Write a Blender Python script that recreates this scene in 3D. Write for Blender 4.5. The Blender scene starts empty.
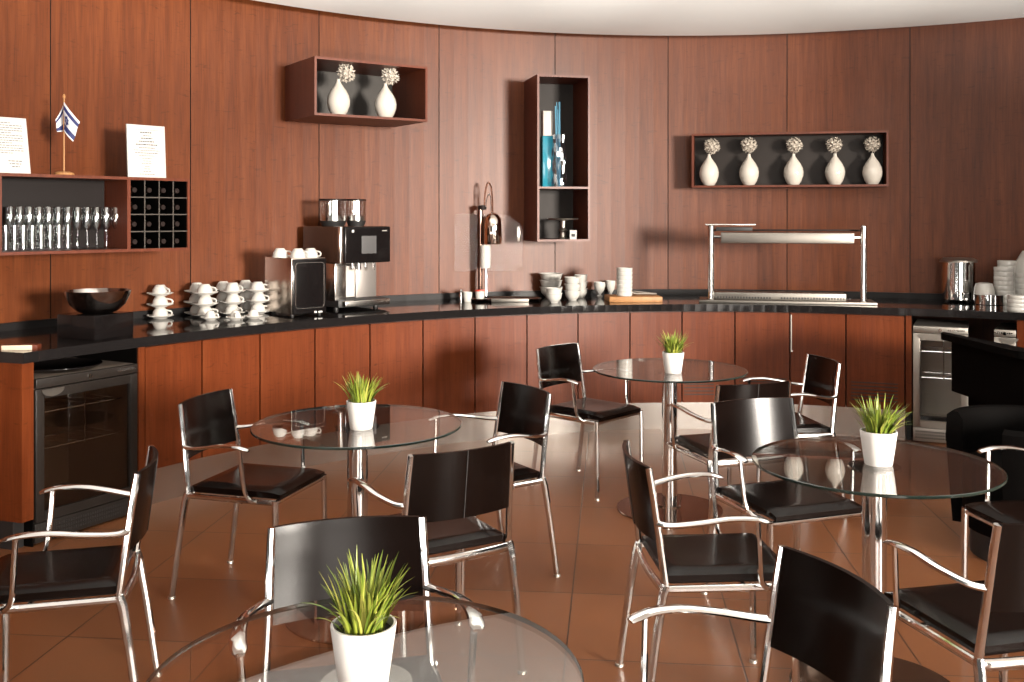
import bpy, bmesh, math, random
from mathutils import Vector, Matrix
random.seed(7)
PI = math.pi
SC = bpy.context.scene
COL = SC.collection

# ------------------------------------------------------------------ camera
F = 995.6; YH = 217.0; CH = 1.53
cam_d = bpy.data.cameras.new('camera'); cam = bpy.data.objects.new('camera', cam_d); COL.objects.link(cam)
cam.location = (0, 0, CH); cam.rotation_euler = (PI/2, 0, 0)
cam_d.sensor_width = 36; cam_d.lens = F/1024*36; cam_d.shift_y = -(341-YH)/1024
cam_d.clip_start = .05
SC.camera = cam

def P(px, y, z):                       # survey: where a sight line meets the level z
    d = (CH-z)*F/(y-YH)
    return ((px-512)/F*d, d)
def X(px, d): return (px-512)/F*d
def Z(y, d): return CH-(y-YH)*d/F

# ------------------------------------------------------------------ mesh helpers
class MB:
    def __init__(s): s.v=[]; s.f=[]; s.m=[]; s.uv={}
    def add(s, vs, fs, mi=0, uvs=None):
        b=len(s.v); s.v += [tuple(v) for v in vs]
        for i,f in enumerate(fs):
            if uvs: s.uv[len(s.f)] = uvs[i]
            s.f.append([b+k for k in f]); s.m.append(mi)
        return s
    def box(s, c, size, rz=0, mi=0, bev=0, seg=2, M=None):
        bm=bmesh.new(); bmesh.ops.create_cube(bm, size=1)
        bmesh.ops.scale(bm, vec=size, verts=bm.verts)
        if bev: bmesh.ops.bevel(bm, geom=bm.edges[:], offset=bev, segments=seg, affect='EDGES', profile=.5)
        T = Matrix.Translation(c) @ Matrix.Rotation(rz,4,'Z')
        if M is not None: T = M @ T
        bmesh.ops.transform(bm, matrix=T, verts=bm.verts)
        bm.verts.index_update()
        s.add([v.co[:] for v in bm.verts], [[v.index for v in f.verts] for f in bm.faces], mi); bm.free(); return s
    def lathe(s, prof, n=24, o=(0,0,0), mi=0, M=None, close=False):
        vs=[]; fs=[]; idx=[]
        for r,z in prof:
            if r<1e-6: idx.append([len(vs)]); vs.append((o[0],o[1],o[2]+z))
            else:
                idx.append(list(range(len(vs),len(vs)+n)))
                for k in range(n):
                    a=2*PI*k/n; vs.append((o[0]+r*math.cos(a),o[1]+r*math.sin(a),o[2]+z))
        rings = list(zip(idx, idx[1:]))
        if close: rings.append((idx[-1], idx[0]))
        for A,B in rings:
            for k in range(n):
                a0,a1=A[k%len(A)],A[(k+1)%len(A)]; b0,b1=B[k%len(B)],B[(k+1)%len(B)]
                f=[]
                for q in (a0,a1,b1,b0):
                    if q not in f: f.append(q)
                if len(f)>2: fs.append(f)
        if M is not None: vs=[(M@Vector(v))[:] for v in vs]
        return s.add(vs,fs,mi)
    def cyl(s, a, b, r, n=14, mi=0): return s.tube([a,b], r, n, mi)
    def tube(s, pts, r, n=10, mi=0, smooth=0, flat=None, up=(0,0,1)):
        """sweep; r number or list; flat=(w,t) lists/nums gives an oval strip lying square to up"""
        pts=[Vector(p) for p in pts]
        R=list(r) if isinstance(r,(list,tuple)) else [r]*len(pts)
        FW=None
        if flat:
            FW=[x if isinstance(x,(list,tuple)) else (x,flat[1]) for x in (flat[0] if isinstance(flat[0],(list,tuple)) else [flat[0]]*len(pts))]
        if smooth:
            np_=[];nr=[];nf=[]
            for i in range(len(pts)-1):
                p0=pts[max(i-1,0)];p1=pts[i];p2=pts[i+1];p3=pts[min(i+2,len(pts)-1)]
                for k in range(smooth):
                    t=k/smooth;t2=t*t;t3=t2*t
                    np_.append(.5*((2*p1)+(p2-p0)*t+(2*p0-5*p1+4*p2-p3)*t2+(3*p1-p0-3*p2+p3)*t3))
                    nr.append(R[i]*(1-t)+R[i+1]*t)
                    if FW: nf.append((FW[i][0]*(1-t)+FW[i+1][0]*t, FW[i][1]*(1-t)+FW[i+1][1]*t))
            np_.append(pts[-1]);nr.append(R[-1])
            if FW: nf.append(FW[-1])
            pts,R,FW=np_,nr,(nf if FW else None)
        vs=[];fs=[];prev=None
        for i,p in enumerate(pts):
            t=(pts[min(i+1,len(pts)-1)]-pts[max(i-1,0)]).normalized()
            if flat: side=t.cross(Vector(up)).normalized(); nor=side.cross(t).normalized()
            else:
                ref=prev if prev is not None else (Vector((0,0,1)) if abs(t.z)<.9 else Vector((1,0,0)))
                side=(ref-t*ref.dot(t)).normalized(); nor=t.cross(side); prev=side
            for k in range(n):
                a=2*PI*k/n
                if flat: w,h=FW[i]; vs.append(p+side*(math.cos(a)*w)+nor*(math.sin(a)*h))
                else: vs.append(p+(side*math.cos(a)+nor*math.sin(a))*R[i])
        for i in range(len(pts)-1):
            for k in range(n):
                fs.append([i*n+k,i*n+(k+1)%n,(i+1)*n+(k+1)%n,(i+1)*n+k])
        fs.append(list(range(n))[::-1]); fs.append([(len(pts)-1)*n+k for k in range(n)])
        return s.add(vs,fs,mi)
    def prism(s, poly, z0, z1, mi=0):
        n=len(poly); vs=[(x,y,z0) for x,y in poly]+[(x,y,z1) for x,y in poly]
        fs=[list(range(n))[::-1],[n+k for k in range(n)]]+[[k,(k+1)%n,n+(k+1)%n,n+k] for k in range(n)]
        return s.add(vs,fs,mi)
    def build(s, name, mats, parent=None, loc=(0,0,0), rz=0, smooth=True, angle=35):
        me=bpy.data.meshes.new(name); me.from_pydata(s.v,[],s.f)
        if not isinstance(mats,(list,tuple)): mats=[mats]
        for m in mats: me.materials.append(m)
        if len(mats)>1: me.polygons.foreach_set('material_index', s.m)
        if s.uv:
            ul=me.uv_layers.new(name='UVMap')
            for p in me.polygons:
                u=s.uv.get(p.index)
                for j,li in enumerate(p.loop_indices): ul.data[li].uv = u[j] if u else (0,0)
        bm=bmesh.new(); bm.from_mesh(me); bmesh.ops.recalc_face_normals(bm, faces=bm.faces); bm.to_mesh(me); bm.free()
        if smooth:
            me.polygons.foreach_set('use_smooth',[True]*len(me.polygons)); me.set_sharp_from_angle(angle=math.radians(angle))
        me.update()
        o=bpy.data.objects.new(name, me); COL.objects.link(o); o.location=loc; o.rotation_euler=(0,0,rz)
        if parent: o.parent=parent
        return o

def tag(o,label=None,cat=None,group=None,kind=None):
    if label: o['label']=label
    if cat: o['category']=cat
    if group: o['group']=group
    if kind: o['kind']=kind
    return o
def thing(name,label,cat,loc=(0,0,0),rz=0,group=None):
    o=bpy.data.objects.new(name,None); COL.objects.link(o); o.empty_display_size=.1
    o.location=loc; o.rotation_euler=(0,0,rz); return tag(o,label,cat,group)
def dup(o, loc=None, rz=None, label=None, group=None, parent=None):
    c=o.copy(); COL.objects.link(c)
    if parent: c.parent=parent
    if loc is not None: c.location=loc
    if rz is not None: c.rotation_euler=(0,0,rz)
    if label: c['label']=label
    if group: c['group']=group
    for ch in list(o.children): dup(ch, parent=c)
    return c

# ------------------------------------------------------------------ materials
def mat(name, col=(.5,.5,.5), rough=.5, metal=0, spec=.5, coat=0, var=.05):
    m=bpy.data.materials.new(name); m.use_nodes=True
    b=m.node_tree.nodes['Principled BSDF']
    b.inputs['Base Color'].default_value=(*col,1); b.inputs['Roughness'].default_value=rough
    b.inputs['Metallic'].default_value=metal; b.inputs['Specular IOR Level'].default_value=spec
    b.inputs['Coat Weight'].default_value=coat
    # a faint procedural unevenness of the gloss
    nt=m.node_tree; n=nt.nodes.new('ShaderNodeTexNoise'); n.inputs['Scale'].default_value=18
    tc=nt.nodes.new('ShaderNodeTexCoord'); nt.links.new(tc.outputs['Object'],n.inputs['Vector'])
    mr=nt.nodes.new('ShaderNodeMapRange'); mr.inputs['To Min'].default_value=rough*(1-var); mr.inputs['To Max'].default_value=min(1,rough*(1+var))
    nt.links.new(n.outputs['Fac'],mr.inputs['Value']); nt.links.new(mr.outputs['Result'],b.inputs['Roughness'])
    return m
def srgb(r,g,b):
    f=lambda c:(c/255/12.92) if c/255<=.04045 else ((c/255+.055)/1.055)**2.4
    return (f(r),f(g),f(b))

def wood(name, dark, mid, light, rough=.35, uv=True, grain=1.0, spec=.27):
    m=bpy.data.materials.new(name); m.use_nodes=True; nt=m.node_tree; L=nt.links; N=nt.nodes
    b=N['Principled BSDF']
    tc=N.new('ShaderNodeTexCoord'); out='UV' if uv else 'Object'
    def mp(sx,sy,sz):
        q=N.new('ShaderNodeMapping'); q.inputs['Scale'].default_value=(sx,sy,sz); L.new(tc.outputs[out],q.inputs['Vector']); return q
    if uv: A=mp(34,1.6,1); B=mp(6,.55,1); C=mp(150,5,1); Dm=mp(11,42,1)
    else: A=mp(34,34,1.6); B=mp(6,6,.55); C=mp(150,150,5); Dm=mp(11,11,42)
    def noise(mm,det,dist):
        q=N.new('ShaderNodeTexNoise'); q.inputs['Scale'].default_value=grain; q.inputs['Detail'].default_value=det; q.inputs['Distortion'].default_value=dist
        L.new(mm.outputs[0],q.inputs['Vector']); return q
    na=noise(A,4,.6); nb=noise(B,3,1.2); nc=noise(C,2,0); nd=noise(Dm,5,1.5)
    def mx(a,bb,fac):
        q=N.new('ShaderNodeMix'); q.data_type='FLOAT'; q.inputs[0].default_value=fac; L.new(a,q.inputs[2]); L.new(bb,q.inputs[3]); return q.outputs[0]
    v=mx(mx(na.outputs['Fac'],nb.outputs['Fac'],.42),nc.outputs['Fac'],.33)
    r=N.new('ShaderNodeValToRGB'); e=r.color_ramp.elements
    e[0].position=.33; e[0].color=(*dark,1); e[1].position=.68; e[1].color=(*light,1)
    q=e.new(.5); q.color=(*mid,1)
    L.new(v,r.inputs['Fac'])
    # scattered darker figure (feathered knots)
    r2=N.new('ShaderNodeValToRGB'); r2.color_ramp.elements[0].position=.60; r2.color_ramp.elements[1].position=.76
    L.new(nd.outputs['Fac'],r2.inputs['Fac'])
    mc=N.new('ShaderNodeMix'); mc.data_type='RGBA'; L.new(r.outputs['Color'],mc.inputs[6]); mc.inputs[7].default_value=(dark[0]*.45,dark[1]*.4,dark[2]*.4,1)
    ml=N.new('ShaderNodeMath'); ml.operation='MULTIPLY'; ml.inputs[1].default_value=.55; L.new(r2.outputs['Color'],ml.inputs[0]); L.new(ml.outputs[0],mc.inputs[0])
    L.new(mc.outputs[2],b.inputs['Base Color'])
    b.inputs['Roughness'].default_value=rough; b.inputs['Specular IOR Level'].default_value=spec
    bp=N.new('ShaderNodeBump'); bp.inputs['Strength'].default_value=.06; bp.inputs['Distance'].default_value=.002; L.new(nc.outputs['Fac'],bp.inputs['Height']); L.new(bp.outputs[0],b.inputs['Normal'])
    return m

def glass(name, tint=(.93,.96,.94), base=.04, rough=.0):
    m=bpy.data.materials.new(name); m.use_nodes=True; nt=m.node_tree; N=nt.nodes; L=nt.links
    N.remove(N['Principled BSDF']); o=N['Material Output']
    tr=N.new('ShaderNodeBsdfTransparent'); tr.inputs[0].default_value=(*tint,1)
    gl=N.new('ShaderNodeBsdfGlossy'); gl.inputs['Roughness'].default_value=rough
    lw=N.new('ShaderNodeLayerWeight'); lw.inputs['Blend'].default_value=.5
    pw=N.new('ShaderNodeMath'); pw.operation='POWER'; pw.inputs[1].default_value=3.7; L.new(lw.outputs['Facing'],pw.inputs[0])
    mr=N.new('ShaderNodeMapRange'); mr.inputs['To Min'].default_value=base; mr.inputs['To Max'].default_value=1; L.new(pw.outputs[0],mr.inputs['Value'])
    ms=N.new('ShaderNodeMixShader'); L.new(mr.outputs[0],ms.inputs[0]); L.new(tr.outputs[0],ms.inputs[1]); L.new(gl.outputs[0],ms.inputs[2]); L.new(ms.outputs[0],o.inputs['Surface'])
    return m

M={}
M['wood']=wood('walnut_veneer_wall',(.054,.0118,.0024),(.086,.0205,.0044),(.120,.0325,.0078),.42)
M['wood2']=wood('walnut_veneer_doors',(.060,.0118,.0028),(.088,.0185,.0046),(.118,.0280,.0075),.40,spec=.16)
M['woodo']=wood('walnut_board',(.060,.0125,.0045),(.084,.0185,.0070),(.112,.0270,.0105),.4,uv=False)
M['woodd']=wood('dark_walnut_board',(.02,.005,.002),(.03,.0075,.003),(.04,.011,.005),.45,uv=False)
M['board']=wood('pale_beech',(.25,.115,.042),(.30,.145,.055),(.36,.18,.07),.5,uv=False)
M['seamdark']=mat('seam_dark',(.02,.008,.004),.7)
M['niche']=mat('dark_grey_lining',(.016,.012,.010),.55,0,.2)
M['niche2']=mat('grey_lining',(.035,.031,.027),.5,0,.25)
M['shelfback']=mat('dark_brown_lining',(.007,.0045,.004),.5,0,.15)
M['steeld']=mat('dull_steel',(.20,.185,.165),.42,1)
M['granite']=mat('polished_black_granite',(.008,.007,.007),.07,0,.4)
M['black']=mat('black_lacquer',(.005,.004,.004),.16,0,.22)
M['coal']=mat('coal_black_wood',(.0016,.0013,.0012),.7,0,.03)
M['blackm']=mat('matt_black',(.008,.007,.007),.55)
M['leather']=mat('dark_brown_leather',(.0030,.0015,.0011),.21,0,.13)
M['chrome']=mat('chrome',(.74,.745,.74),.09,1)
M['steel']=mat('brushed_steel',(.62,.59,.55),.22,1)
M['steelm']=mat('satin_steel',(.40,.37,.33),.4,1)
M['white']=mat('white_porcelain',(.43,.415,.385),.2)
M['pot']=mat('white_ceramic_pot',(.52,.505,.485),.4,0,.35)
M['vase']=mat('ivory_glazed_ceramic',(.46,.425,.375),.12)
M['ceil']=mat('cream_plaster',(.88,.875,.83),.8)
M['plinth']=mat('brushed_metal_plinth',(.66,.62,.57),.24,1)
M['paper']=mat('white_paper',(.40,.39,.375),.7,0,.2)
M['ink']=mat('grey_ink',(.05,.05,.05),.8,0,.1)
M['soil']=mat('dark_soil',(.02,.014,.008),.9)
M['blue']=mat('flag_blue',(.010,.016,.085),.7)
M['flagw']=mat('flag_white',(.48,.48,.50),.7)
M['teal']=mat('teal_glass',(.012,.17,.24),.12)
M['greyp']=mat('pale_grey_panel',(.42,.39,.36),.5)
M['red']=mat('red_lacquer',(.5,.04,.02),.3)
M['screen']=mat('grey_screen',(.07,.068,.068),.25,0,.3)
M['dried']=mat('dried_blossom',(.42,.37,.31),.9)
M['disc']=mat('polished_dark_base',(.10,.055,.035),.08,.75)
M['capsule']=mat('bottle_foil',(.010,.005,.004),.6,0,.15)
M['glassb']=mat('dark_bottle_glass',(.004,.004,.003),.3,0,.15)
M['fridged']=mat('smoked_door_glass',(.03,.025,.022),.06,0,.7)
M['fridgef']=mat('dark_steel_frame',(.013,.0105,.009),.32,0,.3)
M['glass']=glass('clear_table_glass',(.91,.915,.90),.075)
M['edge']=mat('green_glass_edge',(.010,.017,.014),.12,0,.6)
M['clear']=glass('clear_glassware',(.93,.94,.94),.14)
M['acryl']=glass('clear_acrylic',(.97,.97,.97),.005)
M['beans']=mat('coffee_beans',(.05,.02,.01),.5)

def grass_mat():
    m=bpy.data.materials.new('grass_blades'); m.use_nodes=True; nt=m.node_tree; N=nt.nodes; L=nt.links; b=N['Principled BSDF']
    g=N.new('ShaderNodeNewGeometry'); r=N.new('ShaderNodeValToRGB'); e=r.color_ramp.elements
    e[0].color=(.055,.095,.008,1); e[1].color=(.34,.33,.07,1); q=e.new(.45); q.color=(.13,.18,.018,1); q=e.new(.75); q.color=(.22,.25,.032,1)
    L.new(g.outputs['Random Per Island'],r.inputs['Fac']); L.new(r.outputs['Color'],b.inputs['Base Color']); b.inputs['Roughness'].default_value=.4
    return m
M['grass']=grass_mat()

def floor_mat():
    m=bpy.data.materials.new('terracotta_floor_tile'); m.use_nodes=True; nt=m.node_tree; N=nt.nodes; L=nt.links; b=N['Principled BSDF']
    tc=N.new('ShaderNodeTexCoord'); mp=N.new('ShaderNodeMapping'); mp.vector_type='POINT'
    a=math.atan(.1); T=.605
    # rotate so that tile axes run along x,y, then shift a joint onto the surveyed joint
    mp.inputs['Rotation'].default_value=(0,0,a)
    u=math.cos(a)*.306-math.sin(a)*4.66; v=math.sin(a)*.05+math.cos(a)*4.07
    mp.inputs['Location'].default_value=(-u+10*T,-v+10*T,0)
    L.new(tc.outputs['Object'],mp.inputs['Vector'])
    br=N.new('ShaderNodeTexBrick'); br.offset=0; br.squash=1
    br.inputs['Scale'].default_value=1; br.inputs['Brick Width'].default_value=T; br.inputs['Row Height'].default_value=T
    br.inputs['Mortar Size'].default_value=.0035; br.inputs['Mortar Smooth'].default_value=.3; br.inputs['Bias'].default_value=0
    br.inputs['Color1'].default_value=(.132,.048,.018,1); br.inputs['Color2'].default_value=(.156,.058,.022,1); br.inputs['Mortar'].default_value=(.03,.013,.008,1)
    L.new(mp.outputs[0],br.inputs['Vector'])
    n=N.new('ShaderNodeTexNoise'); n.inputs['Scale'].default_value=3.5; n.inputs['Detail'].default_value=6; L.new(tc.outputs['Object'],n.inputs['Vector'])
    mr=N.new('ShaderNodeMapRange'); mr.inputs['To Min'].default_value=.82; mr.inputs['To Max'].default_value=1.18; L.new(n.outputs['Fac'],mr.inputs['Value'])
    mu=N.new('ShaderNodeMix'); mu.data_type='RGBA'; mu.blend_type='MULTIPLY'; mu.inputs[0].default_value=1; L.new(br.outputs['Color'],mu.inputs[6]); L.new(mr.outputs[0],mu.inputs[7])
    L.new(mu.outputs[2],b.inputs['Base Color'])
    r2=N.new('ShaderNodeMapRange'); r2.inputs['To Min'].default_value=.26; r2.inputs['To Max'].default_value=.34; L.new(n.outputs['Fac'],r2.inputs['Value']); L.new(r2.outputs[0],b.inputs['Roughness'])
    bp=N.new('ShaderNodeBump'); bp.invert=True; bp.inputs['Strength'].default_value=.4; bp.inputs['Distance'].default_value=.003; L.new(br.outputs['Fac'],bp.inputs['Height']); L.new(bp.outputs[0],b.inputs['Normal'])
    return m
M['floor']=floor_mat()

# ------------------------------------------------------------------ the curved room line
CX,CY=1.32,3.38
def rp(t):                              # radius of the cabinet fronts about (CX,CY)
    t=max(-1.25,min(.30,t)); return -.28428*t**3-.34803*t*t-.01962*t+3.71747
def arc(t,off=0):
    r=rp(t)+off; return (CX+r*math.sin(t), CY+r*math.cos(t))
def th(px,off=0):                       # bearing at which the sight line of px meets the curve
    lo,hi=-1.9,1.2
    g=lambda t:(lambda p:(p[0]/p[1]*F+512-px) if p[1]>.2 else -1e4)(arc(t,off))
    for _ in range(60):
        m=(lo+hi)/2
        if g(m)<0: lo=m
        else: hi=m
    return (lo+hi)/2
WALL=.87
def inward(t): return (-math.sin(t),-math.cos(t))   # unit vector from wall into the room

# floor, ceiling
o=MB().prism([(-7,-6),(9,-6),(9,9.5),(-7,9.5)],-.1,0).build('floor',M['floor'],smooth=False); tag(o,kind='structure')
ts=[-1.9+2.9*k/120 for k in range(121)]
b=MB().prism([arc(t,.70) for t in ts]+[(9,-6),(-7,-6)],2.95,3.02)
tag(b.build('ceiling',M['ceil'],smooth=False),kind='structure')
b=MB().prism([arc(t,1.05) for t in ts]+[(9,-6),(-7,-6)],3.12,3.2)
tag(b.build('unseen_upper_slab',M['blackm'],smooth=False),kind='structure')  # unseen upper slab, added to stop light leaking past the ceiling edge

# panelled wall
seams=[th(p,WALL) for p in (50.5,190.5,319,439,555,668,787,910)]
st=sum(seams[i+1]-seams[i] for i in range(7))/7
t0=seams[0]
while t0>-1.85: t0-=st; seams.insert(0,t0)
while seams[-1]<.95: seams.append(seams[-1]+st)
b=MB()
g=.0035/4.5
for i in range(len(seams)-1):
    a0,a1=seams[i]+g,seams[i+1]-g; n=8; u0=random.random()*30
    q=[]; 
    for k in range(n+1):
        t=a0+(a1-a0)*k/n; x,y=arc(t,WALL); x2,y2=arc(t,WALL+.012); q.append(((x,y),(x2,y2),u0+k/n*st*4.5))
    for k in range(n):
        (f0,_,ua),(f1,_,ub)=q[k],q[k+1]
        b.add([(*f0,0),(*f1,0),(*f1,3.12),(*f0,3.12)],[[0,1,2,3]],0,[[(ua,0),(ub,0),(ub,3.12),(ua,3.12)]])
    for k in (0,n):
        f0,r0,ua=q[k]; b.add([(*f0,0),(*r0,0),(*r0,3.12),(*f0,3.12)],[[0,1,2,3]],1,[[(0,0)]*4])
tt=[seams[0]+(seams[-1]-seams[0])*k/100 for k in range(101)]
for k in range(100):
    p,q_=arc(tt[k],WALL+.012),arc(tt[k+1],WALL+.012); r_,s_=arc(tt[k+1],WALL+.1),arc(tt[k],WALL+.1)
    b.add([(*p,0),(*q_,0),(*q_,3.12),(*p,3.12)],[[0,1,2,3]],1,[[(0,0)]*4])
    b.add([(*s_,0),(*r_,0),(*r_,3.12),(*s_,3.12)],[[0,1,2,3]],1,[[(0,0)]*4])
o=b.build('wall_back',[M['wood'],M['seamdark']],smooth=False); tag(o,kind='structure')

# unseen partition, added right of the view to keep daylight off the counter's end
b=MB().box((6.4,4.05,1.475),(3.6,.14,2.95)); tag(b.build('shade_partition_right',M['woodo'],smooth=False),kind='structure')

# ------------------------------------------------------------------ worktop, base cabinets
def band(mb,t0,t1,o0,o1,z0,z1,n=8,mi=0,uvo=None):
    """solid curved block between two bearings and two offsets"""
    A=[arc(t0+(t1-t0)*k/n,o0) for k in range(n+1)]; B=[arc(t0+(t1-t0)*k/n,o1) for k in range(n+1)]
    for k in range(n):
        vs=[(*A[k],z0),(*A[k+1],z0),(*B[k+1],z0),(*B[k],z0),(*A[k],z1),(*A[k+1],z1),(*B[k+1],z1),(*B[k],z1)]
        fs=[[0,1,5,4],[2,3,7,6],[4,5,6,7],[0,3,2,1]]
        u0=(uvo or 0)+(t0+(t1-t0)*k/n)*3.7; u1=u0+(t1-t0)/n*3.7
        uv=[[(u0,z0),(u1,z0),(u1,z1),(u0,z1)]]+[[(0,0)]*4]*3
        if uvo is not None: uv=[[(u0,z0),(u1,z0),(u1,z1),(u0,z1)],[(u1,z0),(u0,z0),(u0,z1),(u1,z1)],[(u0,0),(u1,0),(u1,.5),(u0,.5)],[(u0,0),(u0,.5),(u1,.5),(u1,0)]]
        else: uv=None
        if k==0: fs.append([0,4,7,3]); uv and uv.append([(u0,z0),(u0,z1),(u0+.5,z1),(u0+.5,z0)])
        if k==n-1: fs.append([1,2,6,5]); uv and uv.append([(u0,z0),(u0+.5,z0),(u0+.5,z1),(u0,z1)])
        mb.add(vs,fs,mi,uv)
    return mb
TL=th(20,0); TR=.85
wt=thing('worktop','long curved black polished granite worktop along the panelled wall','worktop',(*arc(-.3,.3),.86))
def local(o): 
    o.location=tuple(-c for c in o.parent.location); return o
cut=[TL]+[th(p,0) for p in (144.7,202,260,315,370,423,475,527,578,630,682,735,790,846,905)]
while cut[-1]<TR-.06: cut.append(cut[-1]+.103)
cut[-1]=TR
b=MB()
band(b,TL,TR,-.02,WALL-.003,.86,.91,n=96)
# weld the segments visually: one continuous slab
local(b.build('slab',M['granite'],wt,angle=25))
b=MB(); band(b,TL,TR,WALL-.022,WALL-.003,.91,.953,n=60); tag(b.build('trim_1',mat('honed_black_granite',(.006,.005,.005),.5,0,.2)),kind='structure')

ordw=['first','second','third','fourth','fifth','sixth','seventh','eighth','ninth','tenth','eleventh','twelfth','thirteenth','fourteenth']
pxs=[144.7,202,260,315,370,423,475,527,578,630,682,735,790,846,905]
vents={10:(684,714),11:(739,787),13:(851,898)}
where=['under the stacks of coffee cups','under the coffee cups, next to last before the cooler','under the steel milk cooler','under the coffee machine','right of the coffee machine','left of the chrome tap','under the chrome tap','under the drip tray','under the white bowls, behind the far chair','under the white cups, left of the far plant','behind the far grass pot, vented at the bottom','under the left half of the heat lamp, vented','under the right half of the heat lamp, plain','vented, just left of the steel fridge']
for i in range(14):
    t0,t1=th(pxs[i],0)+.0007,th(pxs[i+1],0)-.0007; tm=(t0+t1)/2
    c=thing('base_cabinet',f'walnut base cabinet {where[i]}','cabinet',(*arc(tm,.3),.0),0,'base cabinets under the curved worktop')
    b=MB(); band(b,t0,t1,.022,.70,.207,.858,n=2); local(b.build('carcass',M['woodd'],c))
    b=MB(); d=.0006; band(b,t0+d,t1-d,0,.02,.209,.852,n=4,uvo=random.random()*20); dr=local(b.build('door',M['wood2'],c,angle=20))
    if i in vents:
        a,e=th(vents[i][0],0),th(vents[i][1],0); b=MB()
        for k in range(6): band(b,a,e,-.0015,.003,.262+k*.024,.270+k*.024,n=3)
        v=local(b.build('vent_slots',M['seamdark'],c)); 
    if i==12:
        b=MB(); band(b,t0+.0006,t0+.0026,-.004,-.0002,.58,.84,n=1); local(b.build('edge_strip',M['steelm'],c))
        x,y=arc(t0+.003,-.006); b=MB().lathe([(0,0),(.006,0),(.006,.006),(0,.006)],10,(0,0,0),M=Matrix.Translation((x,y,.585))@Matrix.Rotation(-tm,4,'Z')@Matrix.Rotation(-PI/2,4,'X')); local(b.build('lock',M['steel'],c))
b=MB(); band(b,th(144.7,0),th(905,0),.085,.13,0,.207,n=60); tag(b.build('baseboard_back',M['plinth']),kind='structure')
b=MB(); band(b,th(911,0),TR,.16,.2,0,.15,n=12); tag(b.build('baseboard_right',M['blackm']),kind='structure')
# end panel and filler posts
def post(p0,p1,label,z0=.13,o1=.72,lin=None):
    t0,t1=th(p0,0),th(p1,0); c=thing('end_panel',label,'panel',(*arc((t0+t1)/2,.3),0))
    b=MB(); band(b,t0,t1,-.004,o1,z0,.859,n=2,uvo=random.random()*9); local(b.build('board',M['wood2'],c))
    if lin:
        e=t1 if lin>0 else t0; b=MB(); band(b,e,e+lin*.0016,.004,o1,.0,.857,n=1); local(b.build('gap_shade',M['coal'],c))  # dark sheet stands in for the shade inside the fridge gap
    b=MB(); band(b,t0+.001,t1-.001,.05,o1-.01,0,max(z0,.01),n=2); local(b.build('plinth',M['blackm'],c))
post(21,33,'walnut end panel of the counter left of the dark fridge',lin=1)
post(138.0,144.2,'narrow walnut post right of the dark fridge',.0,lin=-1)
post(905.8,911.5,'narrow walnut post left of the steel fridge',.2,lin=1)
post(1017,1026,'walnut post at the right edge under the counter',.2)

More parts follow.
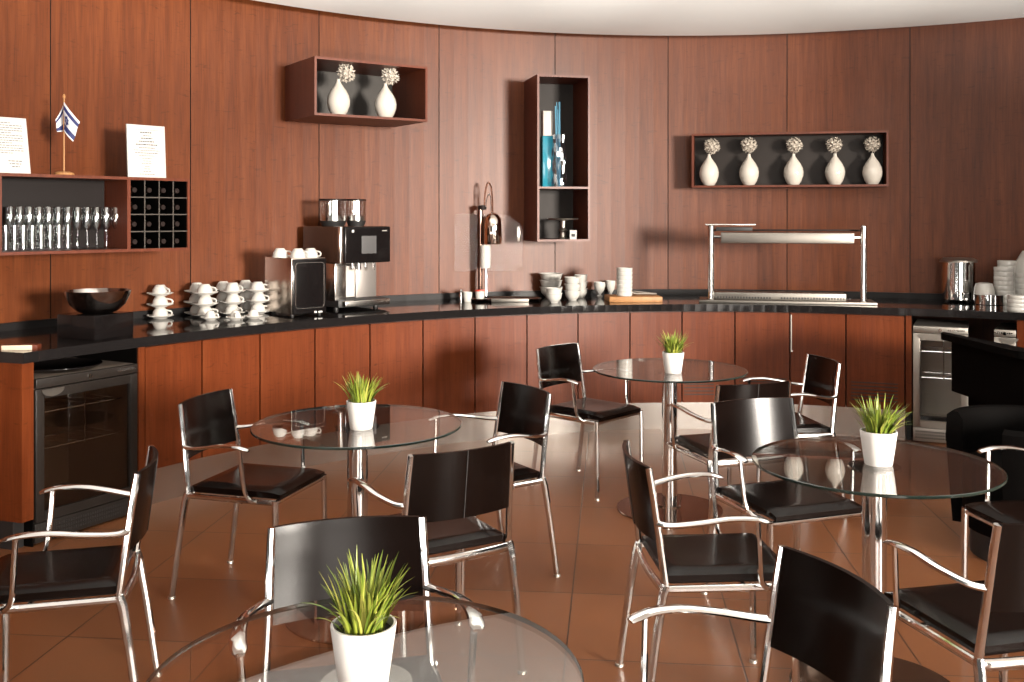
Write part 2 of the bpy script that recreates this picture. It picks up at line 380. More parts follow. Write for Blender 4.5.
# ------------------------------------------------------------------ fridges
def frame_at(p0,p1,off):     # a straight front between two sight lines on the curve
    a,b_=Vector(arc(th(p0,0),off)),Vector(arc(th(p1,0),off)); c=(a+b_)/2; d=b_-a
    return c,d.length,math.atan2(d.y,d.x)
def fridge(p0,p1,label,frame_m,glass_m,ztop,dark):
    c,w,rz=frame_at(p0,p1,.0)
    t=thing('bar_fridge',label,'fridge',(c.x,c.y,0),rz)     # local: x along the front, y into the wall
    dep=.5; z0=.03
    b=MB()
    b.box((-w/2+.012,.03+dep/2,(ztop+.09)/2+.0),(.024,dep,ztop-.09)); b.box((w/2-.012,.03+dep/2,(ztop+.09)/2),(.024,dep,ztop-.09))
    b.box((0,.03+dep/2,ztop-.012),(w-.048,dep,.024)); b.box((0,.03+dep/2,.10),(w-.048,dep,.02)); b.box((0,.03+dep-.01,(ztop+.09)/2),(w-.048,.02,ztop-.13))
    b.build('body',mat('fridge_liner',(.16,.125,.10),.5) if dark else M['steelm'],t)
    b=MB().box((0,dep/2+.04,.045),(w-.02,dep-.02,.09)); b.build('plinth',M['blackm'],t)
    b=MB().box((0,.018,.055),(w,.03,.09),bev=.003)
    g_=b.build('kick_grille',frame_m,t); b=MB()
    nn=int(w/.014)
    for r_ in range(3):
        for k in range(nn): b.box((-w/2+.02+k*(w-.04)/(nn-1),.0025,.035+r_*.02),(.007,.003,.012))
    b.build('grille_hole',M['blackm'],g_)
    hd=.045
    b=MB().box((0,.012,ztop-hd/2),(w,.034,hd),bev=.004); h=b.build('control_strip',frame_m,t)
    MB().lathe([(0,0),(.011,0),(.011,.006),(0,.006)],14,M=Matrix.Translation((0.0,-.005,ztop-hd/2))@Matrix.Rotation(PI/2,4,'X')).build('lock',M['chrome'],h)
    b=MB()
    for k in range(9): b.box((w/2-.12+k*.012,-.006,ztop-.02),(.007,.003,.008+.004*(k%2)))
    b.build('brand_mark',M['chrome'],h)
    dz0,dz1=.105,ztop-hd-.004; fw=.045
    b=MB()
    b.box((-w/2+fw/2,.012,(dz0+dz1)/2),(fw,.03,dz1-dz0),bev=.003); b.box((w/2-fw/2,.012,(dz0+dz1)/2),(fw,.03,dz1-dz0),bev=.003)
    b.box((0,.012,dz1-fw/2),(w-2*fw,.03,fw)); b.box((0,.012,dz0+fw/2),(w-2*fw,.03,fw))
    dr=b.build('door',frame_m,t)
    MB().box((0,.014,(dz0+dz1)/2),(w-2*fw+.004,.008,dz1-dz0-2*fw+.004)).build('glass_pane',glass_m,dr)
    # crescent finger pull
    MB().prism([(-.055*1+.0,0)]+[(.06*math.cos(PI+PI*k/12),.035*math.sin(PI+PI*k/12)) for k in range(13)],0,.006).build('finger_pull',M['steelm'] if not dark else M['steeld'],dr,(-w/2+.085,-.006,dz1-.004)).rotation_euler=(PI/2,0,0)
    for zz in (dz0+.52*(dz1-dz0),dz0+.80*(dz1-dz0)):
        b=MB(); b.cyl((-w/2+.05,.06,zz),(w/2-.05,.06,zz),.004,8); b.cyl((-w/2+.05,.3,zz),(w/2-.05,.3,zz),.004,8)
        for k in range(7): b.cyl((-w/2+.06+k*(w-.12)/6,.06,zz),(-w/2+.06+k*(w-.12)/6,.3,zz),.002,6)
        b.build('wire_shelf',M['chrome'],t)
    b=MB().cyl((0.02,.055,dz0+.5*(dz1-dz0)),(0.02,.055,dz1-.05),.004,8); b.build('shelf_support',M['chrome'],t)
    return t,w,rz,c
smoked=glass('smoked_glass',(.62,.56,.51),.05); M['smoked']=smoked
fr,w1,rz1,c1=fridge(35.5,137.3,'dark glass-door bar fridge at the left end of the counter',M['fridgef'],smoked,.775,True)
fr2,w2,rz2,c2=fridge(913,968,'slim steel glass-door fridge at the right end of the counter',M['steelm'],M['acryl'],.79,False)
fr3,w3,rz3,c3=fridge(994,1016,'steel-framed fridge at right edge, half hidden by black furniture',M['steelm'],M['acryl'],.79,False)
# black round tray lying on the dark fridge
t=thing('serving_tray','black oval tray lying on top of the dark fridge','tray',(c1.x-.02-math.sin(rz1)*.20,c1.y+math.cos(rz1)*.20,.775),rz1)
b=MB().lathe([(0,0),(.17,0),(.205,.018),(.205,.022),(.168,.005),(0,.005)],32); b.build('dish',M['black'],t)

# ------------------------------------------------------------------ wall boxes
def wallbox(name,label,pb,pf,pr,zt,zb,fd=None,shelf=None,lining=True,rail=.014):
    """pb: sight line of the back-left edge on the wall, pf / pr: of the front edges"""
    if fd:                                  # depth known: find where the box meets the wall
        for _ in range(30):
            A=Vector(arc(th(pb,WALL),WALL)); B=Vector(arc(th(pr,WALL),WALL)); d=(B-A).normalized(); n=Vector((d.y,-d.x))
            if n.y>0: n=-n
            q=A+n*fd; pb+=.7*(pf-(q.x/q.y*F+512))
    t0=th(pb,WALL); A=Vector(arc(t0,WALL))
    tr_=th(pr,WALL); B=Vector(arc(tr_,WALL))
    d=(B-A).normalized(); n=Vector((d.y,-d.x))                      # into the room
    if n.y>0: n=-n
    # sag of the curve behind the chord is bridged by the depth of the box
    k=(pf-512)/F
    dep=(k*A.y-A.x)/(n.x-k*n.y)
    if fd: dep=fd
    FL=A+n*dep; k2=(pr-512)/F
    w=(k2*FL.y-FL.x)/(d.x-k2*d.y)
    rz=math.atan2(d.y,d.x)
    t=thing(name,label,'shelf',(A.x,A.y,zb),rz)        # local x along, y<0 into the room
    return t,w,dep,A,d,n
def shell(t,w,dep,h,mw,ml,wall=.016,back=True,left=True):
    b=MB(); 
    b.box((w/2,-dep/2,wall/2),(w,dep,wall)); b.box((w/2,-dep/2,h-wall/2),(w,dep,wall))
    b.box((w-wall/2,-dep/2,h/2),(wall,dep,h-2*wall)); b.box((wall/2,-dep/2,h/2),(wall,dep,h-2*wall))
    c=b.build('carcass',mw,t,smooth=False)
    if back: MB().box((w/2,-.012,h/2),(w-2*wall,.012,h-2*wall)).build('back_panel',ml,t,smooth=False)
    return c
def depth_at(px,A,d,n,dep):   # distance along the front chord where px meets it
    FL=A+n*dep; k=(px-512)/F; return (k*FL.y-FL.x)/(d.x-k*d.y)

def Zfront(y,t): 
    p=t.matrix_world
boxes={}
def make_box(key,name,label,pb,pf,pr,ytop,ybot,mw,fd=None,at=None):
    t,w,dep,A,d,n=wallbox(name,label,pb,pf,pr,1,1,fd)
    s=w/2 if at is None else depth_at(at,A,d,n,dep); q=A+n*dep+d*s
    zb=Z(ybot,q.y); zt=Z(ytop,q.y); t.location.z=zb; h=zt-zb
    boxes[key]=(t,w,dep,A,d,n,zb,h)
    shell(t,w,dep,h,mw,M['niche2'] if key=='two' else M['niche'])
    return boxes[key]
make_box('two','wall_shelf','walnut wall box holding two white vases, left of centre',285,314.5,427.5,61.5,118.5,M['woodo'])
make_box('tall','wall_shelf','tall narrow walnut wall box with blue vases and a cake stand',524,537.3,590.2,75,241.5,M['woodo'])
make_box('five','wall_shelf','wide walnut wall box holding five white vases, right side',680,691.7,888.8,132,187,M['woodo'],.20)
# dark walnut cheek of the two upper boxes is the same veneer in the shade: no extra paint

# tall box: middle shelf
t,w,dep,A,d,n,zb,h=boxes['tall']; tall=t
zs=Z(187.5,(A+n*dep).y)-zb
MB().box((w/2,-dep/2,zs),(w-.032,dep-.002,.016)).build('shelf_board',M['woodo'],t,smooth=False)
def inbox(key,px,y_off):       # point inside a wall box: sight line px, y_off metres behind the front edge
    t,w,dep,A,d,n,zb,h=boxes[key]; FL=A+n*(dep-y_off); k=(px-512)/F; s=(k*FL.y-FL.x)/(d.x-k*d.y); q=FL+d*s
    return q.x,q.y,zb+.016
vn=0
flower_proto=vase_proto=None
def vase_profile(h,r):
    pts=[(0,0),(.50*r,0),(.55*r,.01*h),(.80*r,.14*h),(.97*r,.30*h),(1.0*r,.42*h),(.92*r,.55*h),(.70*r,.69*h),(.42*r,.81*h),(.22*r,.90*h),(.15*r,.965*h),(.17*r,1.0*h),(.11*r,1.0*h),(.10*r,.93*h),(.06*r,.9*h),(0,.9*h)]
    return pts
def make_vase(): return MB().lathe(vase_profile(.235,.073),28).build('vase',M['vase'])
def make_flower():
    t=thing('dried_flower','x','flower')
    b=MB(); rr=random.Random(3); R=.062
    for i in range(46):                           # a loose ball of papery florets
        zc=1-2*(i+.5)/46; a=i*2.39996; s=math.sqrt(1-zc*zc); c=Vector((s*math.cos(a),s*math.sin(a),zc))*R*rr.uniform(.72,.98)
        ax=c.normalized(); u=ax.orthogonal().normalized(); v=ax.cross(u)
        for k in range(5):
            g=2*PI*k/5+rr.random(); dirn=(u*math.cos(g)+v*math.sin(g)); L_=.022*rr.uniform(.7,1.2)
            sd=ax.cross(dirn)*.006; tip=c+dirn*L_+ax*L_*.7; mid=c+dirn*L_*.6+ax*L_*.25
            b.add([c,mid+sd,tip,mid-sd,mid+ax*.002],[[0,1,4],[1,2,4],[2,3,4],[3,0,4]])
    bl=b.build('blossom_ball',M['dried'],t,(0,0,.062+.02),smooth=False)
    bm=bmesh.new(); bmesh.ops.create_icosphere(bm,subdivisions=2,radius=R*.6)
    for v in bm.verts: v.co*=1+rr.uniform(-.15,.15)
    me=bpy.data.meshes.new('core'); bm.to_mesh(me); bm.free(); me.materials.append(M['dried']); o=bpy.data.objects.new('seed_head',me); COL.objects.link(o); o.parent=bl
    MB().tube([(0,0,-.03),(0,0,.03)],.003,6).build('stem',M['dried'],t)
    return t
def put_vase(key,px,y_off,label,flabel,sc,ftilt,fz):
    global vase_proto,flower_proto
    if vase_proto is None: vase_proto=make_vase(); v=vase_proto; flower_proto=make_flower(); fl=flower_proto
    else: v=vase_proto.copy(); COL.objects.link(v); fl=dup(flower_proto)
    x,y,z=inbox(key,px,y_off); v.location=(x,y,z); v.scale=(sc,sc,sc); tag(v,label,'vase','white teardrop vases')
    v.rotation_euler.z=random.random()*6
    tag(fl,flabel,'flower','dried flower balls'); fl.location=(x,y,z+.235*sc+fz); fl.rotation_euler=(ftilt[1],ftilt[0],random.random()*.8); s2=sc*.86; fl.scale=(s2,s2,s2)
def vs(key,ytop,ybot,px,off): return (ybot-ytop)*inbox(key,px,off)[1]/F/.235
put_vase('two',338.5,.14,'white teardrop vase, left one in the two-vase box','dried flower ball leaning out of the left vase in the two-vase box',vs('two',77,114,338.5,.14),(.75,0),-.012)
put_vase('two',385.5,.14,'white teardrop vase, right one in the two-vase box','dried flower ball over the right vase in the two-vase box',vs('two',81,116.5,385.5,.14),(.45,0),-.012)
five=[(709,'leftmost of five in the wide wall box',.35),(749,'second from left in the wide wall box',0),(793.5,'in the middle of the wide wall box',.1),(835,'second from right in the wide wall box',-.1),(872.5,'rightmost of five in the wide wall box',.0)]
for px,wh,tl in five:
    put_vase('five',px,.07,'white teardrop vase '+wh,'dried flower ball in the vase '+wh,vs('five',152.5,184.5,px,.07)*.98,(tl,0),-.006 if tl else -.004)

# tall box contents
FLt=(A+n*dep)
x,y,z=inbox('tall',546.3,.17); z1=zb+zs+.008
hh=lambda y0,y1,D:(y1-y0)*D/F
o=MB().box((0,0,.155),(.062,.062,.31),bev=.006); 
tt_=thing('glass_vase','tall square vase in the tall wall box, teal below and pale above','vase',(x+.004,y,z1),boxes['tall'][0].rotation_euler.z)
H1=hh(134,185,y); H2=hh(109,134,y)
MB().box((0,0,H1/2),(.086,.07,H1),bev=.006).build('lower_block',M['teal'],tt_)
MB().box((0,0,H1+H2/2),(.074,.06,H2),bev=.004).build('upper_block',M['greyp'],tt_)
x,y,z=inbox('tall',559,.085)
cv=thing('crystal_vase','clear rippled glass vase with blue stems beside teal vase','vase',(x,y,z1))
b=MB(); prof=[]
Hc=hh(133,185,y); n_=24; vsq=[]; 
for j in range(13):
    for k in range(n_):
        a=2*PI*k/n_; r=.048*(1+.10*math.cos(6*a+j*.9)+.06*math.sin(9*a-j)); vsq.append((r*math.cos(a)*1.05,r*math.sin(a),Hc*j/12))
fsq=[[j*n_+k,j*n_+(k+1)%n_,(j+1)*n_+(k+1)%n_,(j+1)*n_+k] for j in range(12) for k in range(n_)]+[list(range(n_))]
b.add(vsq,fsq); b.build('vase_body',glass('cut_crystal',(.72,.78,.82),.25,.05),cv,angle=15)
b=MB()
for k in range(7):
    a=k*2.4; b.tube([(.008*math.cos(a),.008*math.sin(a),.004),(.012*math.cos(a)-.004,.012*math.sin(a),.15),(.017*math.cos(a)-.012,.018*math.sin(a),hh(100,185,y)-.03*(k%3))],[.004,.004,.003],6,smooth=4)
b.build('blue_stem',mat('blue_glass_rod',(.08,.25,.36),.15),cv)
x,y,z=inbox('tall',563,.135)
ck=thing('cake_stand','low footed metal cake stand in the bottom of the tall wall box','cake stand',(x,y,z))
hk=hh(219.5,239.5,y)
MB().lathe([(0,0),(.038,0),(.040,.006),(.026,.016),(.020,.05),(.034,.066),(.018,.085),(.022,hk-.014),(.05,hk-.008),(0,hk-.008)],24).build('pedestal',M['steelm'],ck)
MB().lathe([(0,hk-.008),(.113,hk-.006),(.118,hk+.004),(.113,hk+.006),(.107,hk),(0,hk-.002)],32).build('plate',M['steelm'],ck)
x2,y2,z=inbox('tall',546.5,.09)
x,y,z=inbox('tall',573.2,.03)
o=MB().box((0,0,.034),(.052,.004,.068)).build('price_card',M['paper'],None,(x,y,z),.1); tag(o,'small white card standing at the front of the tall wall box','card')
MB().box((0,-.0025,.03),(.028,.001,.022)).build('printed_mark',M['ink'],o)

# ------------------------------------------------------------------ left shelf with glasses and wine rack
DR=5.86; DL=DR*71.6/83*1.0
FR=Vector((X(190,DR),DR)); FLl=Vector((X(1,DL),DL)); dd=(FR-FLl).normalized(); nn=Vector((dd.y,-dd.x))
if nn.y>0: nn=-nn
tr=math.atan2(dd.y,dd.x)
zt=Z(178.8,DR); zb=Z(250.2,DR); hS=zt-zb; wS=(FR-FLl).length+.012
dS=.27
O=FR-dd*wS-nn*dS
sh=thing('wall_shelf','open walnut wall shelf with glassware and a square wine rack, left','shelf',(O.x,O.y,zb),tr)
wl=.016
divx=wS-((FR-Vector((X(129,0.0001)*0,0))).length*0+0)
def along(px,off=0):
    q=FR-nn*off; k=(px-512)/F; s=(k*q.y-q.x)/(dd.x-k*dd.y); return wS+s      # distance from the left end
b=MB()
b.box((wS/2,-dS/2,wl/2),(wS,dS,wl)); b.box((wS/2,-dS/2,hS-wl/2),(wS,dS,wl)); b.box((wl/2,-dS/2,hS/2),(wl,dS,hS-2*wl)); b.box((wS-wl/2,-dS/2,hS/2),(wl,dS,hS-2*wl))
xd=along(129); b.box((xd,-dS/2,hS/2),(.020,dS,hS-2*wl))
b.build('carcass',M['woodo'],sh,smooth=False)
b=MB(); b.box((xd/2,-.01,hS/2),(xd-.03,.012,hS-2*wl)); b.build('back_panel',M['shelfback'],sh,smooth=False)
xr0=xd+.010; xr1=wS-wl; cw=(xr1-xr0)/4; ch=(hS-2*wl)/4
MB().box(((xr0+xr1)/2,-.01,hS/2),(xr1-xr0,.012,hS-2*wl)).build('rack_back',M['blackm'],sh,smooth=False)
b=MB()
for k in range(1,4):
    b.box((xr0+k*cw,-dS/2-.004,hS/2),(.006,dS-.03,hS-2*wl)); b.box(((xr0+xr1)/2,-dS/2-.0035,wl+k*ch),(xr1-xr0,dS-.031,.006))
lt=b.build('wine_rack_lattice',M['coal'],sh,smooth=False)
b=MB()
for k in range(1,4):
    b.box((xr0+k*cw,-dS+.0075,hS/2),(.006,.003,hS-2*wl)); b.box(((xr0+xr1)/2,-dS+.0075,wl+k*ch),(xr1-xr0,.003,.006))
b.build('front_edge',mat('grey_lattice_edge',(.05,.042,.036),.6,0,.2),lt,smooth=False)
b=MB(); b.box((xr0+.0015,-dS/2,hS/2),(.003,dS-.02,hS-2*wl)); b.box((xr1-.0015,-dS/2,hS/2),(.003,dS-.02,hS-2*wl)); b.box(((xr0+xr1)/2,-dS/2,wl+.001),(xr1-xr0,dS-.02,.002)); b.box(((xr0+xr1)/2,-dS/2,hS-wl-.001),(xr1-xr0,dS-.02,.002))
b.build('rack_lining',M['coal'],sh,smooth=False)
def onshelf(px,off,top=False):
    s=along(px,off); q=O+dd*s+nn*(dS-off); return q.x,q.y,(zb+hS if top else zb+wl)
# bottles
def make_bottle():
    t=thing('wine_bottle','x','bottle')
    Mx=Matrix.Rotation(PI/2,4,'X')                    # neck towards the room (-y)
    MB().lathe([(0,-.09),(.032,-.09),(.036,-.08),(.036,.03),(.028,.055),(.0145,.075),(.0145,.098),(0,.098)],16,M=Mx).build('glass_body',M['glassb'],t)
    MB().lathe([(.0149,.078),(.0152,.10),(.0155,.118),(.013,.121),(0,.121)],14,M=Mx).build('foil_capsule',M['capsule'],t)
    return t
bp_=None; rows=['top','second','third','bottom']; colsn=['left end','second cell','third cell','right end']
for r in range(4):
    for c_ in range(4):
        lab=f'dark wine bottle in the {rows[r]} row of the wine rack, '+['leftmost cell','second cell from the left','third cell from the left','rightmost cell'][c_]
        xx=xr0+(c_+.5)*cw+random.uniform(-.003,.003); zz=hS-wl-(r+1)*ch+.003+.0385 if r<3 else wl+.002+.0365
        q=O+dd*xx+nn*.112
        if bp_ is None: bp_=make_bottle(); t=bp_
        else: t=dup(bp_)
        tag(t,lab,'bottle','bottles in the wine rack'); t.location=(q.x,q.y,zb+zz); t.rotation_euler=(0,0,tr)
# glasses
def wine_glass():
    t=thing('wine_glass','x','glass')
    MB().lathe([(.0035,.092),(.016,.098),(.030,.118),(.035,.145),(.033,.175),(.029,.205),(.0275,.205),(.0315,.175),(.0335,.145),(.0285,.119),(.014,.1),(0,.097)],20).build('bowl',M['clear'],t)
    MB().lathe([(0,0),(.034,0),(.034,.002),(.012,.005),(.0042,.014),(.0035,.05),(.0038,.094),(0,.094)],16).build('stem',M['clear'],t)
    return t
def tumbler():
    return MB().lathe([(0,0),(.029,0),(.031,.003),(.034,.135),(.0325,.135),(.0295,.012),(0,.012)],20).build('tumbler',M['clear'])
gp=None; npx=[7+i*10.0 for i in range(12)]
for i,px in enumerate(npx):
    x,y,z=onshelf(px,.20)
    if gp is None: gp=wine_glass(); t=gp
    else: t=dup(gp)
    t.scale=(.74,.74,1.14); n_r=12-i
    tag(t,f'clear wine glass in the back row on the shelf, {ordw[n_r-1]} from the right' if n_r>1 else 'clear wine glass at the right end of the back row on the shelf','glass','wine glasses on the wall shelf'); t.location=(x,y,z)
for i,px in enumerate([10.5+i*9.6 for i in range(12)]):
    x,y,z=onshelf(px,.135); t=dup(gp); t.scale=(.74,.74,1.14); k=12-i
    tag(t,('clear wine glass in the front row, %s from the right'%ordw[k-1]) if k>1 else 'clear wine glass at the right end of the front row, beside the divider','glass','wine glasses on the wall shelf'); t.location=(x,y,z)
tp=None
for i in range(8):
    px=6+i*8.9; x,y,z=onshelf(px,.075)
    if tp is None: tp=tumbler(); t=tp
    else: t=tp.copy(); COL.objects.link(t)
    t.scale=(.66,.66,1)
    tag(t,f'straight clear tumbler in front of the wine glasses, {ordw[i]} from the left','tumbler','tumblers on the wall shelf'); t.location=(x,y,z)
    t2=None
# notices
def notice(px0,px1,h,tilt,label,off,lines):
    xm,ym,z=onshelf((px0+px1)/2,off,True); a=along(px0,off); b_=along(px1,off); w=abs(b_-a)
    t=thing('notice_board',label,'notice',(xm,ym,z),tr)
    Mx=Matrix.Rotation(-tilt,4,'X')
    MB().box((0,0,h/2),(w,.012,h),M=Mx,bev=.001).build('panel',M['paper'],t)
    b=MB(); rr=random.Random(int(px0)+500)
    MB().box((0,.03,.004),(w*.7,.07,.006)).build('foot',M['paper'],t)
    for (zf,l0,l1,th_) in lines:
        xx=l0*w
        while xx<l1*w:
            L_=rr.uniform(.006,.018); L_=min(L_,l1*w-xx); b.box((xx+L_/2-w/2,-.0066,h*zf),(L_,.0006,th_),M=Mx); xx+=L_+.004
    b.build('printed_text',M['ink'],t)
notice(128,166,.305,.06,'white framed notice standing on the shelf above the wine rack',.08,
 [(.91,.08,.92,.0015),(.86,.34,.66,.006),(.80,.42,.62,.004),(.75,.36,.66,.006),(.69,.30,.70,.006),(.63,.22,.78,.006),(.57,.3,.72,.004),(.52,.16,.84,.003),(.47,.2,.8,.004),(.42,.3,.7,.003),(.37,.38,.62,.003),(.32,.4,.6,.003),(.27,.36,.64,.003),(.22,.44,.58,.003),(.17,.42,.6,.003),(.12,.4,.6,.003),(.07,.3,.7,.003)])
notice(-24,31,.30,.20,'white notice leaning back at the left edge of the shelf top',.06,
 [(.90-.045*k,.1,.9 if k%4 else .7,.003) for k in range(13)]+[(.22,.6,.85,.004),(.17,.62,.85,.004),(.12,.66,.8,.004)])
# flag
x,y,z=onshelf(64,.12,True); kf=y/F
fl=thing('desk_flag','small white and blue table flag on a wooden stand','flag',(x,y,z),.0)
MB().lathe([(0,0),(.052,0),(.055,.006),(.053,.016),(.03,.024),(0,.025)],28).build('stand',M['board'],fl)
MB().tube([(0,0,.02),(0,0,.45)],.0045,10).build('pole',M['board'],fl)
MB().lathe([(0,.45),(.006,.452),(.009,.462),(.006,.474),(0,.48)],12).build('finial',M['board'],fl)
nu,nv=20,16
def flagpt(u,v):
    # u along the fly, v down the hoist; the cloth hangs slack and swings round the pole
    P0=Vector((.004,-.004,.437)); 
    if u<.62:
        s=u/.62; d=Vector((.098*s,-.02-.02*math.sin(s*PI),-.135*s)); 
    else:
        s=1-(u-.62)/.38; d=Vector((.098*s,.02,-.135*s))
    hang=Vector((-.072*(u/.62 if u<.62 else 1)*0-.0,0,-.20*v))
    return P0+d+hang+Vector((.0,.006*math.sin(7*v+5*u),0))
b=MB(); 
def quadgrid(fn,stripe,mb,nu,nv,th=.0012):
    vs=[];fs=[];ms=[]
    for i in range(nu+1):
        for j in range(nv+1): vs.append(fn(i/nu,j/nv))
    for i in range(nu):
        for j in range(nv):
            mb.add([vs[i*(nv+1)+j],vs[(i+1)*(nv+1)+j],vs[(i+1)*(nv+1)+j+1],vs[i*(nv+1)+j+1]],[[0,1,2,3]],1 if stripe((j+.5)/nv) else 0)
st_=lambda v: .10<v<.28 or .74<v<.92
def right(u,v): # front half of the cloth, falling to the right of the pole
    return Vector((.003,-.008,.432))+Vector((.092*u,-.012*math.sin(u*PI),-.118*u))+Vector((-.072*v*u*.55+.0*v,-.004*math.sin(6*v),-.17*v+.055*u*v))
def left(u,v):  # rear half, folded back to the left
    return Vector((-.003,.008,.432))+Vector((-.05*u*(1-.2*v),.010*math.sin(u*PI),-.105*u))+Vector((0,.003*math.sin(6*v),-.17*v+.10*u*v))
quadgrid(right,st_,b,14,18); quadgrid(left,st_,b,10,18)
cl=b.build('cloth',[M['flagw'],M['blue']],fl)
b=MB()
for s_ in (0,1):
    pts=[]
    for k in range(3):
        a=PI/2+2*PI*k/3+s_*PI; pts.append((.30+.17*math.cos(a)*.9,.5-.17*math.sin(a)))
    for k in range(3):
        p,q=pts[k],pts[(k+1)%3]; b.tube([right(*p)+Vector((0,-.002,0)),right((p[0]+q[0])/2,(p[1]+q[1])/2)+Vector((0,-.002,0)),right(*q)+Vector((0,-.002,0))],.0022,5)
b.build('star',M['blue'],cl); fl.scale=(.95,.95,.93)

# ------------------------------------------------------------------ things on the worktop
ZT=.91
def clr(*pts):
    return [round(rp(math.atan2(x-CX,y-CY))+WALL-.022-math.hypot(x-CX,y-CY),3) for x,y in pts]
def place(px,y,maxoff=None):
    x,yy=P(px,y,ZT); 
    if maxoff is not None:
        t=math.atan2(x-CX,yy-CY); r=math.hypot(x-CX,yy-CY); lim=rp(t)+maxoff
        if r>lim:      # keep clear of the wall: slide along the sight line
            lo,hi=.5,1.0
            for _ in range(40):
                m=(lo+hi)/2; X_,Y_=x*m,yy*m; t=math.atan2(X_-CX,Y_-CY)
                if math.hypot(X_-CX,Y_-CY)>rp(t)+maxoff: hi=m
                else: lo=m
            x,yy=x*lo,yy*lo
    return x,yy
# small pale wooden box at the left end
x,y=P(24,350.5,ZT)
t=thing('wooden_box','flat wooden box with pale edge at the left end of the worktop','box',(x-.06,y+.035,ZT),.12)
MB().box((0,0,.012),(.22,.06,.024),bev=.003).build('body',M['woodo'],t)
MB().box((.02,-.0325,.012),(.135,.005,.023),bev=.001).build('pale_edge',mat('cream_paint',(.5,.42,.32),.5),t)
# bowl on black block
x,y=P(96,340.5,ZT); s_=.26; ang=math.radians(38)
bc=Vector((x,y))+Vector((-.072,.169))
t=thing('display_block','glossy black cube plinth under the dark metal bowl','plinth',(bc.x,bc.y,ZT),math.radians(66))
MB().box((0,0,.061),(s_,s_,.122),bev=.004).build('block',M['black'],t)
t=thing('metal_bowl','large dark polished metal bowl on the black block','bowl',(bc.x+.01,bc.y,ZT+.122),0)
MB().lathe([(0,0),(.07,0),(.10,.012),(.135,.045),(.155,.085),(.165,.118),(.160,.118),(.150,.085),(.13,.05),(.09,.02),(0,.012)],40).build('shell',mat('dark_polished_metal',(.34,.30,.28),.13,1),t)

# cup and saucer
def cup_proto(r=.050,h=.058,inv=True):
    t=thing('coffee_cup','x','cup')
    pr=[(0,0),(r*.52,0),(r*.56,.004),(r*.62,.006),(r*.86,h*.45),(r*1.0,h),(r*.95,h),(r*.80,h*.45),(r*.5,.010),(0,.010)]
    if inv: pr=[(a,h-z_) for a,z_ in pr]
    MB().lathe(pr,28).build('body',M['white'],t)
    zz=lambda f:(h-h*f if inv else h*f)
    MB().tube([(r*.90,0,zz(.80)),(r*1.30,0,zz(.84)),(r*1.48,0,zz(.62)),(r*1.30,0,zz(.40)),(r*.74,0,zz(.30))],.0052,8,smooth=5).build('handle',M['white'],t)
    return t
def saucer_proto(R=.080):
    return MB().lathe([(0,0),(R*.5,0),(R*.55,.004),(R*.9,.012),(R,.018),(R*.985,.0205),(R*.86,.0145),(R*.5,.0075),(0,.0075)],32).build('saucer',M['white'])
cupP=cup_proto(); sauP=saucer_proto(); used=[False,False]
sc_P=cup_proto(.034,.046,True); ss_P=saucer_proto(.058)
first={}
def put(proto,key,loc,rz,label,cat,group):
    if key not in first: first[key]=1; o=proto
    else: o=dup(proto)
    o.location=loc; o.rotation_euler=(0,0,rz); tag(o,label,cat,group); return o
U=.0765; 
stacks=[(160,318.2,.12,'lone left-hand stack'),(205,316.3,.16,'front stack second from the left'),(233,315,.18,'front stack third from the left'),(258,313.5,.19,'front stack nearest the milk cooler'),
        (197,312.5,.10,'rear stack behind the second front stack'),(223,311,.10,'rear stack behind the third front stack'),(246,310,.10,'rear stack beside the milk cooler')]
lev=['lowest','middle','topmost']
for si,(px,yy,mo,nm) in enumerate(stacks):
    x,y=place(px,yy,WALL-.022-.085 if si!=1 and si!=2 and si!=3 else WALL-.27)
    for l in range(3):
        jx,jy=random.uniform(-.004,.004),random.uniform(-.004,.004); z=ZT+l*.0686
        put(sauP,'s',(x+jx,y+jy,z),0,f'white saucer under a cup, {lev[l]} in the {nm}','saucer','saucers in the cup stacks')
        put(cupP,'c',(x+jx,y+jy,z+.0095),-.15+random.uniform(-.3,.3),f'upturned white coffee cup, {lev[l]} in the {nm}','cup','coffee cups in the stacks')
for k,(px,yy,nm,rz) in enumerate([(210.5,320,'left one of three in front of the cup stacks',-.2),(235.5,320,'middle one of three in front of the cup stacks',-1.3),(253.5,318.5,'right one of three, nearest the milk cooler',2.4)]):
    x,y=P(px,yy,ZT); 
    put(ss_P,'ss',(x,y,ZT),0,f'small white saucer, {nm}','saucer','espresso saucers'); put(sc_P,'sc',(x,y,ZT+.0095),rz,f'small upturned espresso cup, {nm}','cup','espresso cups')

# milk cooler
cA=Vector(P(292.6,317.2,ZT)); cB=Vector(P(326.7,314.6,ZT)); d_=(cB-cA); wC=d_.length; rzC=math.atan2(d_.y,d_.x)
hC=Z(258.4,cA.y)-ZT; depC=.34
mk=thing('milk_cooler','steel-sided counter cooler with glossy black door beside the coffee machine','cooler',(cA.x,cA.y,ZT),rzC)
MB().box((wC/2,depC/2+.014,hC/2+.006),(wC,depC,hC-.012),bev=.005).build('body',mat('polished_steel_side',(.50,.43,.38),.2,1),mk)
MB().box((wC/2,.006,hC/2+.004),(wC-.006,.016,hC-.02),bev=.006).build('door',M['black'],mk)
b=MB(); rr_=.02; pts=[]
for cx_,cz_,a0 in ((wC-.02-rr_,hC-.03-rr_,0),(.02+rr_,hC-.03-rr_,PI/2),(.02+rr_,.05+rr_,PI),(wC-.02-rr_,.05+rr_,1.5*PI)):
    for k in range(6): a=a0+k*PI/10; pts.append((cx_+rr_*math.cos(a),cz_+rr_*math.sin(a)))
b.tube([(p,-.003,q) for p,q in pts]+[(pts[0][0],-.003,pts[0][1])],.003,6); b.build('door_rim',M['steel'],mk)
